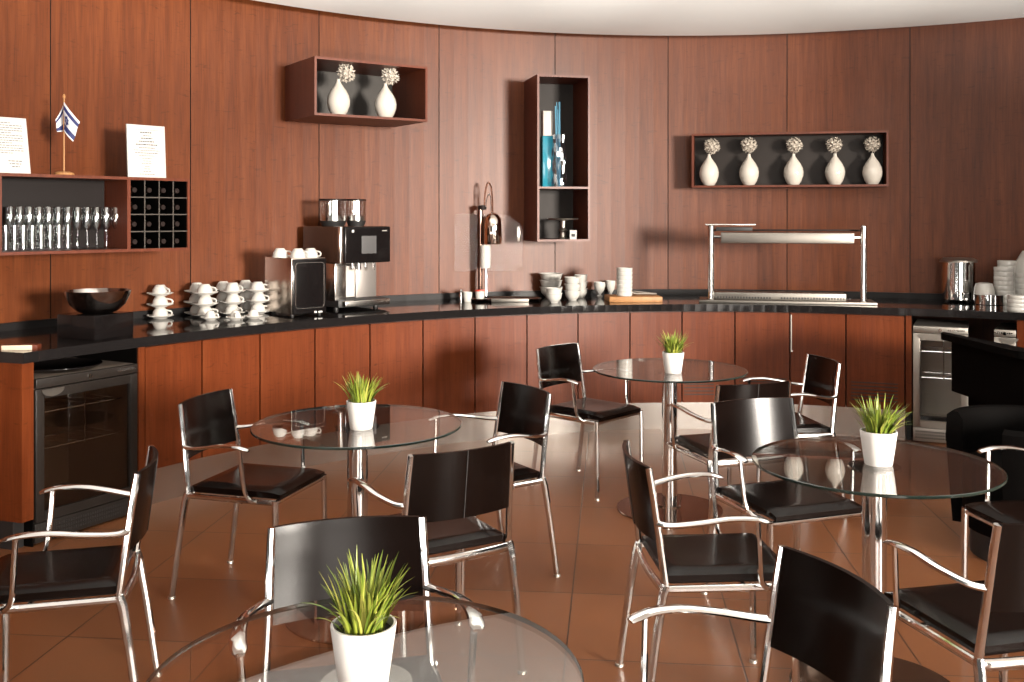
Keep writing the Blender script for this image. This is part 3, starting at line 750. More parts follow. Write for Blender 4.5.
b=MB(); b.box((wC*.66,-.003,.022),(.018,.003,.012)); b.box((wC*.80,-.003,.022),(.03,.003,.010)); b.build('brand_mark',M['paper'],mk)
for k in (.1,.9):
    for kk in (.05,.28): MB().lathe([(0,0),(.012,0),(.012,.008),(0,.008)],12,(wC*k,kk,0)).build('foot',M['blackm'],mk)
rot=Matrix.Rotation(rzC,2)
def onC(u,v): q=cA+rot@Vector((u,v)); return q.x,q.y,ZT+hC
for k,(u,v,nm,rz) in enumerate([(.02,.19,'rear left on the milk cooler',.0),(.085,.08,'middle, on the milk cooler',-.35),(.175,.08,'right, on the milk cooler',-.35)]):
    x,y,z=onC(u,v); put(cupP,'c',(x,y,z),rz,'upturned white coffee cup, '+nm,'cup','coffee cups on the milk cooler')

# coffee machine
mA=Vector(P(339.5,311.5,ZT)); rzM=math.atan2((Vector(arc(-.55,0))-Vector(arc(-.75,0))).y,(Vector(arc(-.55,0))-Vector(arc(-.75,0))).x)+.08
D0=mA.y; k_=D0/F; wM=60*k_/math.cos(rzM)*.94
zz=lambda y:Z(y,D0)-ZT
cm=thing('coffee_machine','black and steel bean-to-cup coffee machine with a grey touch screen','coffee machine',(mA.x,mA.y,ZT),rzM)
wM=.40
MB().box((wM/2+.01,.235,.045),(wM-.01,.40,.05),bev=.004).build('base',M['blackm'],cm)
b=MB().box((wM/2+.02,.09,.045),(wM-.04,.20,.035),bev=.004); dt=b.build('drip_tray',M['steel'],cm)
b=MB()
for k in range(12): b.box((.13+k*.015,.07,.0635),(.006,.13,.003))
b.build('grille',M['blackm'],dt)
for u in (.05,wM-.03):
    for v in (.12,.40): MB().lathe([(0,0),(.018,0),(.015,.021),(0,.021)],12,(u,v,0)).build('foot',M['blackm'],cm)
zl=zz(264); zh=zz(226.5)
MB().box((.055,.25,(.06+zl)/2),(.09,.36,zl-.06),bev=.006).build('steel_column',M['steel'],cm)
MB().box((wM-.075,.30,(.06+zl)/2),(.15+.02,.27,zl-.06),bev=.004).build('rear_housing',mat('grey_steel_panel',(.34,.31,.29),.4,.8),cm)
MB().box((.165,.165,(.07+zl)/2-.01),(.125,.012,zl-.10),bev=.004).build('front_panel',M['greyp'],cm)
hb=MB().box((wM/2,.23,(zl+zh)/2),(wM+.01,.44,zh-zl),bev=.012,seg=3).build('head',mat('brown_black_housing',(.035,.018,.012),.12),cm)
MB().box((wM/2+.018,.003,(zl+zh)/2),(wM-.03,.03,zh-zl-.004),bev=.01,seg=3).build('front_fascia',M['black'],cm)
MB().box((.010,.003,(zl+zh)/2),(.028,.032,zh-zl),bev=.008).build('steel_edge',M['steel'],cm)
MB().box((wM*.56,-.0135,zl+(zh-zl)*.5),(.118,.004,.118),bev=.001).build('touch_screen',M['screen'],cm)
MB().lathe([(0,0),(.010,0),(.010,.004),(0,.004)],16,M=Matrix.Translation((wM*.24,-.011,zh-.032))@Matrix.Rotation(PI/2,4,'X')).build('power_button',M['paper'],cm)
b=MB()
for k in range(5): b.box((wM*.84+k*.008,-.0125,zh-.03),(.005,.002,.006))
b.build('brand_mark',M['greyp'],cm)
b=MB(); b.tube([(.14,.06,zl+.01),(.14,.06,zl-.035)],.012,12); b.tube([(.19,.06,zl+.01),(.19,.06,zl-.045)],.018,14); b.tube([(.245,.06,zl+.01),(.245,.06,zl-.03)],.012,12); b.tube([(.315,.06,zl+.01),(.315,.06,zl-.05)],[.010,.006],10)
b.build('spout',M['chrome'],cm)
def hopper(u,v,r,h,nm):
    z0=zh
    hp=MB().lathe([(r,z0+.035),(r,z0+h),(r-.004,z0+h),(r-.004,z0+.035)],32,(u,v,0),close=True).build('bean_hopper',M['clear'],cm)
    MB().lathe([(0,z0-.004),(r*.8,z0-.004),(r*1.02,z0+.037),(0,z0+.037)],28,(u,v,0)).build('collar',M['blackm'],hp)
    MB().lathe([(0,z0+h),(r*1.04,z0+h),(r*1.04,z0+h+.012),(0,z0+h+.014)],28,(u,v,0)).build('lid',M['capsule'],hp)
    MB().lathe([(0,z0+.037),(r*.93,z0+.037),(r*.93,z0+h*.4),(0,z0+h*.5)],24,(u,v,0)).build('inner_cone',M['steel'],hp)
hH=zz(197)-zh
hopper(.105,.24,.090,hH-.02,'l'); hopper(.265,.20,.066,hH-.02,'r')

# chrome tap with bell, drip tray
x,y=place(485,294.5,WALL-.15); kt=y/F; zt_=lambda yy:Z(yy,y)-ZT; dx=lambda p:(p-486)*kt
tp_=thing('drinks_tap','tall chrome drinks tap with a bell-shaped shade and a looped pipe','tap',(x,y,ZT),.12)
MB().lathe([(0,0),(.04,0),(.04,.008),(.014,.014),(.011,.03),(.011,zt_(267)),(0,zt_(267))],20,(dx(487),0,0)).build('lower_pipe',M['chrome'],tp_)
MB().lathe([(0,zt_(268)),(.037,zt_(268)),(.040,zt_(266)),(.040,zt_(247)),(.036,zt_(245)),(0,zt_(245))],24,(dx(486.5),0,0)).build('white_sleeve',M['white'],tp_)
MB().tube([(dx(481.5),.028,.0),(dx(481.5),.028,zt_(209))],.018,14).build('column',mat('dark_chrome',(.16,.10,.08),.14,1),tp_)
bm=MB(); bm.lathe([(0,zt_(210)),(.03,zt_(209.5)),(.034,zt_(207.5)),(.03,zt_(205.5)),(0,zt_(205))],16,(dx(483.5),.02,0)); bm.build('joint_collar',M['capsule'],tp_)
bl=zt_(244)
MB().lathe([(.066,bl),(.068,bl+.004),(.068,zt_(226)),(.062,zt_(219)),(.045,zt_(215)),(.02,zt_(213)),(0,zt_(212.8)),(0,zt_(214.2)),(.018,zt_(214.4)),(.043,zt_(216.2)),(.059,zt_(220)),(.064,zt_(226.5)),(.064,bl)],32,(dx(493.5),-.02,0)).build('bell_shade',mat('bell_chrome',(.75,.66,.58),.07,1),tp_)
MB().tube([(dx(485.5),.02,zt_(207)),(dx(486),.01,zt_(196)),(dx(487.3),.0,zt_(186.5)),(dx(489.5),-.005,zt_(182.5)),(dx(491.8),-.01,zt_(187)),(dx(493),-.018,zt_(197)),(dx(493.3),-.02,zt_(212.9))],.006,10,smooth=6).build('looped_pipe',mat('copper_brown',(.32,.16,.11),.15,1),tp_)
MB().tube([(dx(486.5),-.006,zt_(207)),(dx(487.5),-.012,zt_(199)),(dx(489.5),-.016,zt_(194)),(dx(491.5),-.018,zt_(198)),(dx(492),-.02,zt_(212.9))],.004,8,smooth=5).build('inner_loop',M['chrome'],tp_)
pts=[(dx(456),zt_(271)),(dx(525),zt_(271)),(dx(525),zt_(230)),(dx(522),zt_(223)),(dx(512),zt_(217)),(dx(500),zt_(214)),(dx(456),zt_(214))]
v0=[(a,.048,c) for a,c in pts]; v1=[(a,.054,c) for a,c in pts]; n7=len(pts)
b=MB().add(v0+v1,[list(range(n7)),[n7+k for k in range(n7)][::-1]]+[[k,(k+1)%n7,n7+(k+1)%n7,n7+k] for k in range(n7)]); b.build('splash_guard',M['acryl'],tp_,smooth=False)
b=MB(); b.tube([(dx(483),.03,zt_(252)),(dx(483),.05,zt_(252))],.006,8); b.build('guard_bracket',M['chrome'],tp_)
MB().box((dx(520.5),.046,zt_(234.5)),(.022,.008,.115),bev=.002).build('guard_edge_glint',M['steel'],tp_)  # bright bar stands in for the highlight on the guard's edge
xt,yt=place(502,298.5,WALL-.33)
dtz=thing('drip_tray','low oval dark tray with a steel front on the worktop below the tap','tray',(xt,yt,ZT),0)
Ms=Matrix.Diagonal((1,.5,1,1))
b=MB().lathe([(0,.0),(.27,.0),(.29,.012),(.292,.02),(.285,.022),(.27,.014),(0,.012)],40,M=Ms); b.build('dish',mat('bronze_tray',(.16,.11,.09),.16,1),dtz)
MB().box((.06,-.140,.013),(.27,.02,.026),bev=.002).build('front_strip',M['steeld'],dtz)
# move the tap foot clear of the tray: the tray sits right of it
# two white cups with red
mug=None
def beaker(r,h,rb=.72): return [(0,0),(r*rb,0),(r*rb+.002,.003),(r*.96,h*.6),(r,h),(r*.93,h),(r*.88,h*.6),(r*.6,.008),(0,.008)]
for i,(px,yy,r,h,lab,red) in enumerate([(467.5,296,.036,.070,'small white cup beside the tap foot, left one',False),(480,297.5,.036,.074,'small white cup with a red rim by the tap foot',True)]):
    x,y=place(px,yy,WALL-.30); t=thing('small_cup',lab,'cup',(x,y,ZT)); MB().lathe(beaker(r,h),24).build('body',M['white'],t)
    if red: MB().lathe([(0,h),(r*1.15,h),(r*1.15,h+.008),(0,h+.012)],24).build('red_lid',M['red'],t)
x,y=place(461,297.5,WALL-.25)
t=thing('sugar_shaker','tiny chrome shaker left of the white cups by the tap','shaker',(x,y,ZT)); MB().lathe([(0,0),(.016,0),(.017,.04),(.012,.06),(.014,.075),(.008,.086),(0,.087)],16).build('body',M['chrome'],t)

# bowls and beakers in the middle
def bowl_prof(r,h): return [(0,0),(r*.5,0),(r*.54,.006),(r*.60,.008),(r*.88,h*.45),(r*.97,h*.90),(r*1.04,h*.94),(r*1.04,h),(r*.95,h),(r*.82,h*.45),(r*.5,.014),(0,.014)]
def stackbowls(px,yb,rpx,n,step,h,nm,lab,grp,flare=0):
    x,y=place(px,yb,WALL-.11); r=rpx*y/F
    proto=None
    for k in range(n):
        pr=bowl_prof(r,h)
        if flare and k==n-1: pr=pr[:5]+[(r*1.0,h*.86),(r*1.12,h),(r*1.08,h)]+pr[8:]
        if proto is None or (flare and k==n-1): o=MB().lathe(pr,28).build('bowl',M['white'])
        else: o=proto.copy(); COL.objects.link(o)
        if proto is None: proto=o
        o.location=(x,y,ZT+k*step)
        w_=('' if n==1 else ['lowest','second from below','third from below','fourth from below','fifth from below','sixth from below','seventh from below','eighth from below'][k] if k<n-1 else 'topmost')
        tag(o,(f'white bowl, {w_} in the {nm}' if n>1 else lab),'bowl',grp)
stackbowls(551,297,11.2,3,.052,.08,'wide stack right of the tap','', 'white bowls beside the tap',flare=1)
stackbowls(554,302.5,8.2,2,.036,.07,'small pair of bowls in front of the wide stack','','white bowls in front')
stackbowls(572.5,300,8.0,3,.050,.072,'middle stack of bowls, right of the wide stack','','white bowls in the middle stack')
stackbowls(581,297.5,6.6,3,.052,.072,'rear stack of bowls behind the middle stack','','white bowls in the rear stack')
def goblet(px,yb,rpx,ytop,lab):
    x,y=place(px,yb,WALL-.08); r=rpx*y/F; h=Z(ytop,y)-ZT
    t=thing('footed_cup',lab,'cup',(x,y,ZT)); MB().lathe([(0,0),(r*.5,0),(r*.5,.005),(r*.28,.014),(r*.34,.022),(r*.8,h*.45),(r,h*.75),(r*.98,h),(r*.92,h),(r*.93,h*.75),(r*.7,h*.45),(0,.03)],24).build('body',M['white'],t)
goblet(599.5,296.5,5.9,282,'white footed cup left of the wooden board, front left one'); goblet(610.5,293.5,5.0,280.5,'white footed cup just behind the left end of the wooden board')
# board with tall stack
bA=Vector(P(608.5,302.5,ZT)); bB=Vector(P(661.5,302.2,ZT)); d_=bB-bA; wb=d_.length
bd=thing('serving_board','pale wooden serving board carrying a tall stack of white cups','board',((bA.x+bB.x)/2,(bA.y+bB.y)/2+.13,ZT),math.atan2(d_.y,d_.x))
MB().box((0,0,.020),(wb,.25,.040),bev=.004).build('plank',M['board'],bd)
q=bA+(bB-bA)*.33+Vector((0,.10)); rS=8.0*q.y/F; nS=7; hS_=(293-265)*q.y/F/nS
sp=None
for k in range(nS):
    if sp is None: sp=MB().lathe([(0,0),(rS*.93,0),(rS*.965,hS_*.12),(rS*.99,hS_*.55),(rS,hS_*.96),(rS*.97,hS_),(rS*.8,hS_),(rS*.7,hS_*.6),(0,hS_*.5)],28).build('stacking_bowl',M['white']); o=sp
    else: o=sp.copy(); COL.objects.link(o)
    o.location=(q.x,q.y,ZT+.040+k*hS_); w_=['lowest','second from below','third from below','fourth from below','fifth from below','sixth from below','topmost'][k]
    tag(o,f'white straight bowl, {w_} in the tall stack on the wooden board','bowl','bowls stacked on the board')
q=bA+(bB-bA)*.70+Vector((0,.12))
sp=thing('serving_tongs','grey metal tongs lying on the right of the wooden board','tongs',(q.x,q.y,ZT+.04),.25)
b=MB(); b.tube([(-.10,0,.03),(-.06,.0,.014),(.02,.01,.012),(.11,.02,.008)],.007,8,smooth=5); b.tube([(-.10,0,.03),(-.06,.02,.028),(.02,.03,.018),(.11,.032,.008)],.007,8,smooth=5); b.build('arms',M['steelm'],sp)

# heat lamp gantry
hA=Vector(P(711,302.5,ZT)); hB=Vector(P(864,305,ZT)); d_=hB-hA; Lh=d_.length; rzH=math.atan2(d_.y,d_.x)
hl=thing('heat_lamp_gantry','stainless heat lamp bridge with two posts over a warming plate','food warmer',(hA.x,hA.y,ZT),rzH)
kz=hA.y/F; zz=lambda y:Z(y,hA.y)-ZT
MB().box((Lh/2,.12,.010),(Lh+.17,.30,.02),bev=.003).build('base_plate',M['steeld'],hl)
MB().box((Lh/2-.06,.16,.045),(Lh-.10,.16,.05),bev=.003).build('warming_plate',M['steeld'],hl)
b=MB()
for k in range(46):
    if 18<k<22: continue
    b.box((.05+k*.0205,.0785,.033),(.010,.004,.014))
b.build('vent_hole',M['blackm'],hl)
for u in (0,Lh):
    ps=MB().lathe([(0,.02),(.03,.02),(.032,.026),(.0225,.03),(.0225,zz(229)),(0,zz(229))],18,(u,.03,0)).build('post',M['chrome'],hl)
    MB().lathe([(0,zz(229)),(.025,zz(229)),(.025,zz(226.5)),(.012,zz(225)),(0,zz(225))],16,(u,.03,0)).build('cap',M['chrome'],ps)
lm=MB().box((Lh/2+.0,.03,(zz(232.5)+zz(243))/2),(Lh-.14,.13,zz(232.5)-zz(243)),bev=.006).build('lamp_housing',M['steeld'],hl)
b=MB(); b.tube([(.015,.03,zz(237)),(.08,.03,zz(237))],.010,10); b.tube([(Lh-.08,.03,zz(237)),(Lh-.015,.03,zz(237))],.010,10); b.build('bracket',M['chrome'],lm)
MB().box((Lh/2,.10,zz(230.3)),(Lh+.0,.012,.014),bev=.002).build('top_rail',M['capsule'],hl)
MB().box((Lh*.13,.06,zz(225.8)+.008),(.36,.12,.010),bev=.002).build('top_plate',M['steel'],hl)
MB().box((Lh*.155,.055,zz(229)),(.26,.08,.028),bev=.004).build('switch_box',M['blackm'],hl)

# urn, right hand crockery
x,y=place(958.5,300,WALL-.16); ku=y/F; zz=lambda yy:Z(yy,y)-ZT
un=thing('hot_water_urn','cylindrical stainless water urn with flat lid on the right','urn',(x,y,ZT),0)
r=15.5*ku
MB().lathe([(0,.012),(r*.9,.012),(r,.02),(r,zz(262)),(0,zz(262))],40).build('body',M['chrome'],un)
MB().lathe([(0,zz(262)),(r*1.13,zz(262)),(r*1.14,zz(260)),(r*.9,zz(258)),(.5*r,zz(257.6)),(0,zz(257.4))],36).build('lid',M['steelm'],un)
for a in range(3): MB().lathe([(0,0),(.015,0),(.015,.013),(0,.013)],10,(r*.7*math.cos(a*2.1+1),r*.7*math.sin(a*2.1+1),0)).build('foot',M['blackm'],un)
tp2=MB().tube([(dx(486)-.02,-r+.005,.045),(-.02,-r-.05,.045),(-.02,-r-.055,.02)],.009,10,smooth=3).build('spigot',M['chrome'],un)
MB().lathe([(0,0),(.018,0),(.018,.018),(0,.018)],14,M=Matrix.Translation((-.02,-r-.052,.055))@Matrix.Rotation(PI/2,4,'X')).build('tap_knob',M['blackm'],tp2)
MB().lathe([(0,0),(.014,0),(.014,.012),(0,.012)],14,M=Matrix.Translation((-.075,-r*.86,.05))@Matrix.Rotation(PI/2,4,'X')).build('control_knob',M['blackm'],un)
# steel dish with bowls
x,y=P(989,305.5,ZT); ds=thing('steel_dish','shiny straight-sided steel dish on the right of the worktop','dish',(x*(y+.1)/y,y+.10,ZT)); x=x*(y+.1)/y; r=14.5*y/F
hD=(304-294)*y/F
MB().lathe([(0,0),(r*.97,0),(r,.004),(r,hD),(r*.97,hD),(r*.96,.008),(0,.008)],36).build('pan',M['chrome'],ds)
b=MB().tube([(r*.2,0,.012),(r*.75,-r*.1,hD+.01),(r*1.0,-r*.1,hD+.045)],[.006,.007,.016],8,smooth=4); b.build('scoop_handle',M['steelm'],ds)
o=MB().lathe([(0,.085),(.03,.085),(.055,.078),(.066,.045),(.068,0),(.064,0),(.062,.045),(.05,.07),(0,.078)],28).build('bowl',M['white'],None,(x-.035,y+.10,ZT+hD)); tag(o,'upturned white bowl lying over the steel dish','bowl')
x2,y2=P(970.5,301.5,ZT); o=MB().lathe([(0,0),(.018,0),(.03,.012),(.036,.035),(.03,.06),(.015,.068),(0,.069)],22).build('sugar_pot',M['white'],None,(x2,y2,ZT)); tag(o,'small round white pot between the urn and the steel dish','pot')
def rstack(px,yb,rpx,n,ytop,nm,grp,name='plate',thick=True):
    x,y=place(px,yb,WALL-.14); r=rpx*y/F; H_=Z(ytop,y)-ZT; h=H_/n; pr=None
    for k in range(n):
        if pr is None: pr=MB().lathe([(0,0),(r*.95,0),(r*.985,h*.12),(r,h*.5),(r,h*.93),(r*.985,h),(r*.85,h),(0,h*.9)],32).build(name,M['white']); o=pr
        else: o=pr.copy(); COL.objects.link(o)
        o.location=(x+random.uniform(-.002,.002),y,ZT+k*h)
        w_='lowest' if k==0 else 'topmost' if k==n-1 else ordw[k]+' from below'
        tag(o,f'white {name}, {w_} in the {nm}',name,grp)
    return x,y,ZT+H_
rstack(1004,304,9.3,8,267,'tall stack right of the steel dish','bowls in the tall right stack','bowl')
rstack(1007.5,298.5,9.4,8,260.5,'taller stack behind the tall right stack','bowls in the rear right stack','bowl')
x,y,z=rstack(1025,299.5,10.5,6,273,'stack cut by the right picture edge','bowls at the right edge','bowl')
rstack(1018,311,9.6,4,295,'low front stack near the right picture edge','bowls in the low right stack','bowl')
o=MB().lathe([(0,0),(.05,0),(.056,.006),(.10,.08),(.112,.16),(.106,.16),(.095,.08),(.045,.012),(0,.012)],28).build('bowl',M['white'],None,(x+.04,y,z+.165)); o.rotation_euler=(PI,0,0); o.location.z=z+.16; tag(o,'tall upturned white bowl on the stack at the right picture edge','bowl')

# ------------------------------------------------------------------ chairs
def make_chair():
    t=thing('armchair','x','chair')
    # leather pad with rolled front edge
    b=MB(); nx,ny=12,14; top=[];bot=[]
    def pad(u,v):
        x=-.19+.38*u; y=-.19+.40*v; e=min(u,1-u,v,1-v); rnd=.012*(1-min(1,e/.06))**2
        sag=-.006*math.sin(PI*u)*math.sin(PI*v); dip=-.008*max(0,(v-.85)/.15)**2
        return x,y,.462-rnd+sag+dip
    vs=[pad(i/nx,j/ny) for i in range(nx+1) for j in range(ny+1)]; nb=len(vs)
    vs+=[(x,y,.426) for x,y,z in vs]
    id_=lambda i,j,k=0:k*nb+i*(ny+1)+j
    fs=[[id_(i,j),id_(i+1,j),id_(i+1,j+1),id_(i,j+1)] for i in range(nx) for j in range(ny)]+[[id_(i,j,1),id_(i,j+1,1),id_(i+1,j+1,1),id_(i+1,j,1)] for i in range(nx) for j in range(ny)]
    for i in range(nx): fs+=[[id_(i,0),id_(i,0,1),id_(i+1,0,1),id_(i+1,0)],[id_(i,ny),id_(i+1,ny),id_(i+1,ny,1),id_(i,ny,1)]]
    for j in range(ny): fs+=[[id_(0,j),id_(0,j+1),id_(0,j+1,1),id_(0,j,1)],[id_(nx,j),id_(nx,j,1),id_(nx,j+1,1),id_(nx,j+1)]]
    b.add(vs,fs); b.build('seat',M['leather'],t,angle=50)
    b=MB()
    for s in (-1,1): b.tube([(s*.203,-.195,.414),(s*.206,.20,.414)],.0115,10)
    b.tube([(-.206,.195,.414),(.206,.195,.414)],.0105,10)
    b.tube([(-.200,-.195,.412),(-.17,-.205,.410),(0,-.212,.408),(.17,-.205,.410),(.200,-.195,.412)],.013,10,smooth=3,flat=(.010,.016))
    b.tube([(-.206,.05,.408),(.206,.05,.408)],.008,8)
    b.build('seat_frame',M['chrome'],t)
    # bowed sling back
    b=MB(); nx,nz=18,8; W=.1
    def bk(u,v,off):
        z=.550+.226*v; Wz=.186-.008*v; x=-Wz+2*Wz*u; y=-.197-.049*((z-.42)/.36)-.032*(1-(2*u-1)**2)
        return (x,y-off,z)
    vs=[bk(i/nx,j/nz,o_) for o_ in (-.006,.006) for i in range(nx+1) for j in range(nz+1)]; nb=(nx+1)*(nz+1)
    id_=lambda i,j,k=0:k*nb+i*(nz+1)+j
    fs=[[id_(i,j),id_(i+1,j),id_(i+1,j+1),id_(i,j+1)] for i in range(nx) for j in range(nz)]+[[id_(i,j,1),id_(i,j+1,1),id_(i+1,j+1,1),id_(i+1,j,1)] for i in range(nx) for j in range(nz)]
    for i in range(nx): fs+=[[id_(i,0),id_(i,0,1),id_(i+1,0,1),id_(i+1,0)],[id_(i,nz),id_(i+1,nz),id_(i+1,nz,1),id_(i,nz,1)]]
    for j in range(nz): fs+=[[id_(0,j),id_(0,j+1),id_(0,j+1,1),id_(0,j,1)],[id_(nx,j),id_(nx,j,1),id_(nx,j+1,1),id_(nx,j+1)]]
    b.add(vs,fs); bo=b.build('backrest',M['leather'],t,angle=50)
    MB().tube([bk(.5,v/6,.0066) for v in range(7)],.0018,6).build('seam',M['blackm'],bo)
    for s in (-1,1):
        MB().tube([(s*.200,-.195,.415),(s*.192,-.213,.56),(s*.187,-.233,.70),(s*.184,-.245,.774)],[.012,.0115,.011,.0105],10).build('back_post',M['chrome'],t)
        lg=MB().tube([(s*.200,-.196,.424),(s*.203,-.206,.395),(s*.208,-.228,.26),(s*.215,-.262,.008)],[.0155,.015,.014,.013],10).build('leg',M['chrome'],t)
        MB().lathe([(0,0),(.016,0),(.015,.008),(.010,.012),(0,.012)],12,(s*.215,-.262,0)).build('foot_cap',M['steelm'],lg)
        lg=MB().tube([(s*.208,.197,.424),(s*.209,.199,.30),(s*.210,.202,.008)],[.0132,.013,.012],10).build('leg',M['chrome'],t)
        MB().lathe([(0,0),(.015,0),(.014,.008),(.010,.012),(0,.012)],12,(s*.210,.202,0)).build('foot_cap',M['steelm'],lg)
        ar=MB().tube([(s*.190,-.219,.607),(s*.216,-.183,.608),(s*.243,-.10,.622),(s*.252,-.02,.635),(s*.256,.05,.636),(s*.254,.09,.629),(s*.252,.108,.623)],.01,10,smooth=4,flat=([(.012,.010),(.0125,.009),(.014,.0085),(.0155,.0085),(.018,.008),(.019,.007),(.012,.005)],.007)).build('armrest',M['chrome'],t)
        MB().tube([(s*.254,.068,.632),(s*.252,.07,.61),(s*.243,.078,.50),(s*.234,.086,.445),(s*.223,.104,.420),(s*.208,.120,.414)],.0085,8,smooth=4).build('arm_support',M['chrome'],ar)
    return t
chairs=[ # x, y, heading of the front (deg), label
 (-1.386,3.053,194,'black leather armchair with chrome frame in the left foreground, cut by left edge'),
 (-1.055,4.13,-16,'black leather armchair left of the left glass table, facing right'),
 (-.346,2.227,-76,'black leather armchair behind the nearest glass table, facing the camera'),
 (-.283,3.462,120,'black leather armchair seen from behind at the near side of the left table'),
 (-.145,4.28,213,'black leather armchair at the far right side of the left table, facing left'),
 (.45,5.67,-42,'black leather armchair left of the farthest table, against the walnut cabinets'),
 (1.417,5.27,188,'black leather armchair right of the farthest table, facing left'),
 (1.026,4.76,108,'black leather armchair on the near side of the farthest table, mostly hidden'),
 (1.07,3.87,-71,'black leather armchair left of the right table, front of its shiny back showing'),
 (.643,3.20,4,'black leather armchair in side view, facing right toward the right table'),
 (.449,2.03,199,'black leather armchair at the bottom right of centre, very dark broad back'),
 (1.314,2.73,104,'black leather armchair at the right bottom, seen from behind its left arm'),
 (1.95,3.61,189,'black leather armchair at the right edge behind the right table, mostly cut off'),
]
proto=make_chair()
for i,(x,y,a,lab) in enumerate(chairs):
    o=proto if i==0 else dup(proto)
    o.location=(x,y,0); o.rotation_euler=(0,0,math.radians(a-90)); tag(o,lab,'chair','leather armchairs round the glass tables')

# ------------------------------------------------------------------ tables
def make_table():
    t=thing('bistro_table','x','table')
    R=.4; z1=.736; z0=.726
    b=MB(); n=72
    def ring(r,z): return [(r*math.cos(2*PI*k/n),r*math.sin(2*PI*k/n),z) for k in range(n)]
    rs=[(R-.002,z1),(R,z1-.002),(R,z0+.002),(R-.002,z0)]
    vs=[v for r,z in rs for v in ring(r,z)]
    b.add(vs,[list(range(n))],0); b.f[-1]=list(range(n))
    for j in range(3):
        for k in range(n): b.f.append([j*n+k,j*n+(k+1)%n,(j+1)*n+(k+1)%n,(j+1)*n+k]); b.m.append(1)
    b.f.append([3*n+k for k in range(n)][::-1]); b.m.append(0)
    b.build('glass_top',[M['glass'],M['edge']],t,angle=22)
    MB().lathe([(0,.717),(.085,.717),(.085,.7258),(0,.7258)],32).build('top_flange',M['chrome'],t)
    MB().lathe([(0,.02),(.040,.02),(.040,.717),(0,.717)],32).build('pole',M['chrome'],t)
    MB().lathe([(0,0),(.272,0),(.276,.004),(.274,.010),(.06,.016),(.05,.024),(0,.024)],64).build('base',M['disc'],t)
    return t
tabs=[(-.594,3.83,'round glass bistro table on the left, before the cup counter'),(.824,5.21,'farthest round glass bistro table, in front of the walnut cabinets'),(1.172,3.22,'round glass bistro table on the right with reflections of vases'),(-.252,1.72,'nearest round glass bistro table at the bottom of the view'),(-1.915,2.84,'glass bistro table at the left edge, only its rim showing')]
tp0=make_table()
for i,(x,y,lab) in enumerate(tabs):
    o=tp0 if i==0 else dup(tp0)
    o.location=(x,y,0); o.rotation_euler=(0,0,.3*i); k=(1,1,.965,.94,1)[i]; o.scale=(k,k,1); tag(o,lab,'table','round glass tables')

# ------------------------------------------------------------------ grass pots
def make_plant(seed):
    rr=random.Random(seed)
    t=thing('potted_grass','x','plant')
    R=.056; r=.042; h=.105
    MB().lathe([(0,0),(r-.002,0),(r,.003),(R,h-.002),(R-.001,h),(R-.005,h),(R-.006,h-.02),(r-.003,.008),(0,.008)],40).build('pot',M['pot'],t)
    MB().lathe([(0,h-.012),(R-.007,h-.014),(R-.009,h-.022),(0,h-.022)],24).build('soil',M['soil'],t)
    b=MB()
    for k in range(120):
        a=rr.random()*2*PI; r0=.036*math.sqrt(rr.random()); base=Vector((r0*math.cos(a),r0*math.sin(a),h-.014))
        a2=a+rr.uniform(-.5,.5); lean=rr.uniform(.0,.95)*(.35+.65*r0/.036)
        L_=rr.uniform(.075,.135)*(1-.10*lean); w=rr.uniform(.0030,.0052)
        out=Vector((math.cos(a2),math.sin(a2),0)); sd=Vector((-out.y,out.x,0)); droop=rr.uniform(.1,.55)
        vs=[];p=base.copy(); ang=lean*.55; n_=6
        for j in range(n_+1):
            f=j/n_; ww=w*(1-.25*(1-f))*(1 if f<.35 else (1-((f-.35)/.65)**1.5))+.0002
            nrm=Vector((out.x*-math.cos(ang),out.y*-math.cos(ang),math.sin(ang)))
            vs+= [p-sd*ww, p+nrm*(-ww*.35), p+sd*ww]
            st=L_/n_; p=p+(out*math.sin(ang)+Vector((0,0,1))*math.cos(ang))*st; ang+=droop*.22*(1+lean)
        fs=[]
        for j in range(n_):
            q=j*3; fs+=[[q,q+1,q+4,q+3],[q+1,q+2,q+5,q+4]]
        b.add(vs,fs)
    b.build('grass_blades',M['grass'],t)
    return t
plants=[(-.566,3.74,.736,'white pot of green grass on the left glass table',1,1.0),(.822,5.08,.736,'white pot of green grass on the farthest glass table',2,1.0),(1.178,3.20,.736,'white pot of green grass on the right glass table',3,1.03),(-.252,1.69,.736,'white pot of bright green grass on the nearest glass table',4,1.0)]
for x,y,z,lab,s,k in plants:
    t=make_plant(s); t.location=(x,y,z); t.scale=(k,k,k); tag(t,lab,'plant','grass pots on the tables')

# ------------------------------------------------------------------ black furniture in the shade on the right
sb=thing('sideboard','large black slant-topped sideboard with rounded overhanging edge at the right','sideboard',(2.60,5.08,0),math.radians(93))
def rrect(x0,y0,x1,y1,r,n=6):
    p=[]
    for cx_,cy_,a0 in ((x1-r,y1-r,0),(x0+r,y1-r,PI/2),(x0+r,y0+r,PI),(x1-r,y0+r,1.5*PI)):
        for k in range(n+1): a=a0+k*PI/2/n; p.append((cx_+r*math.cos(a),cy_+r*math.sin(a)))
    return p
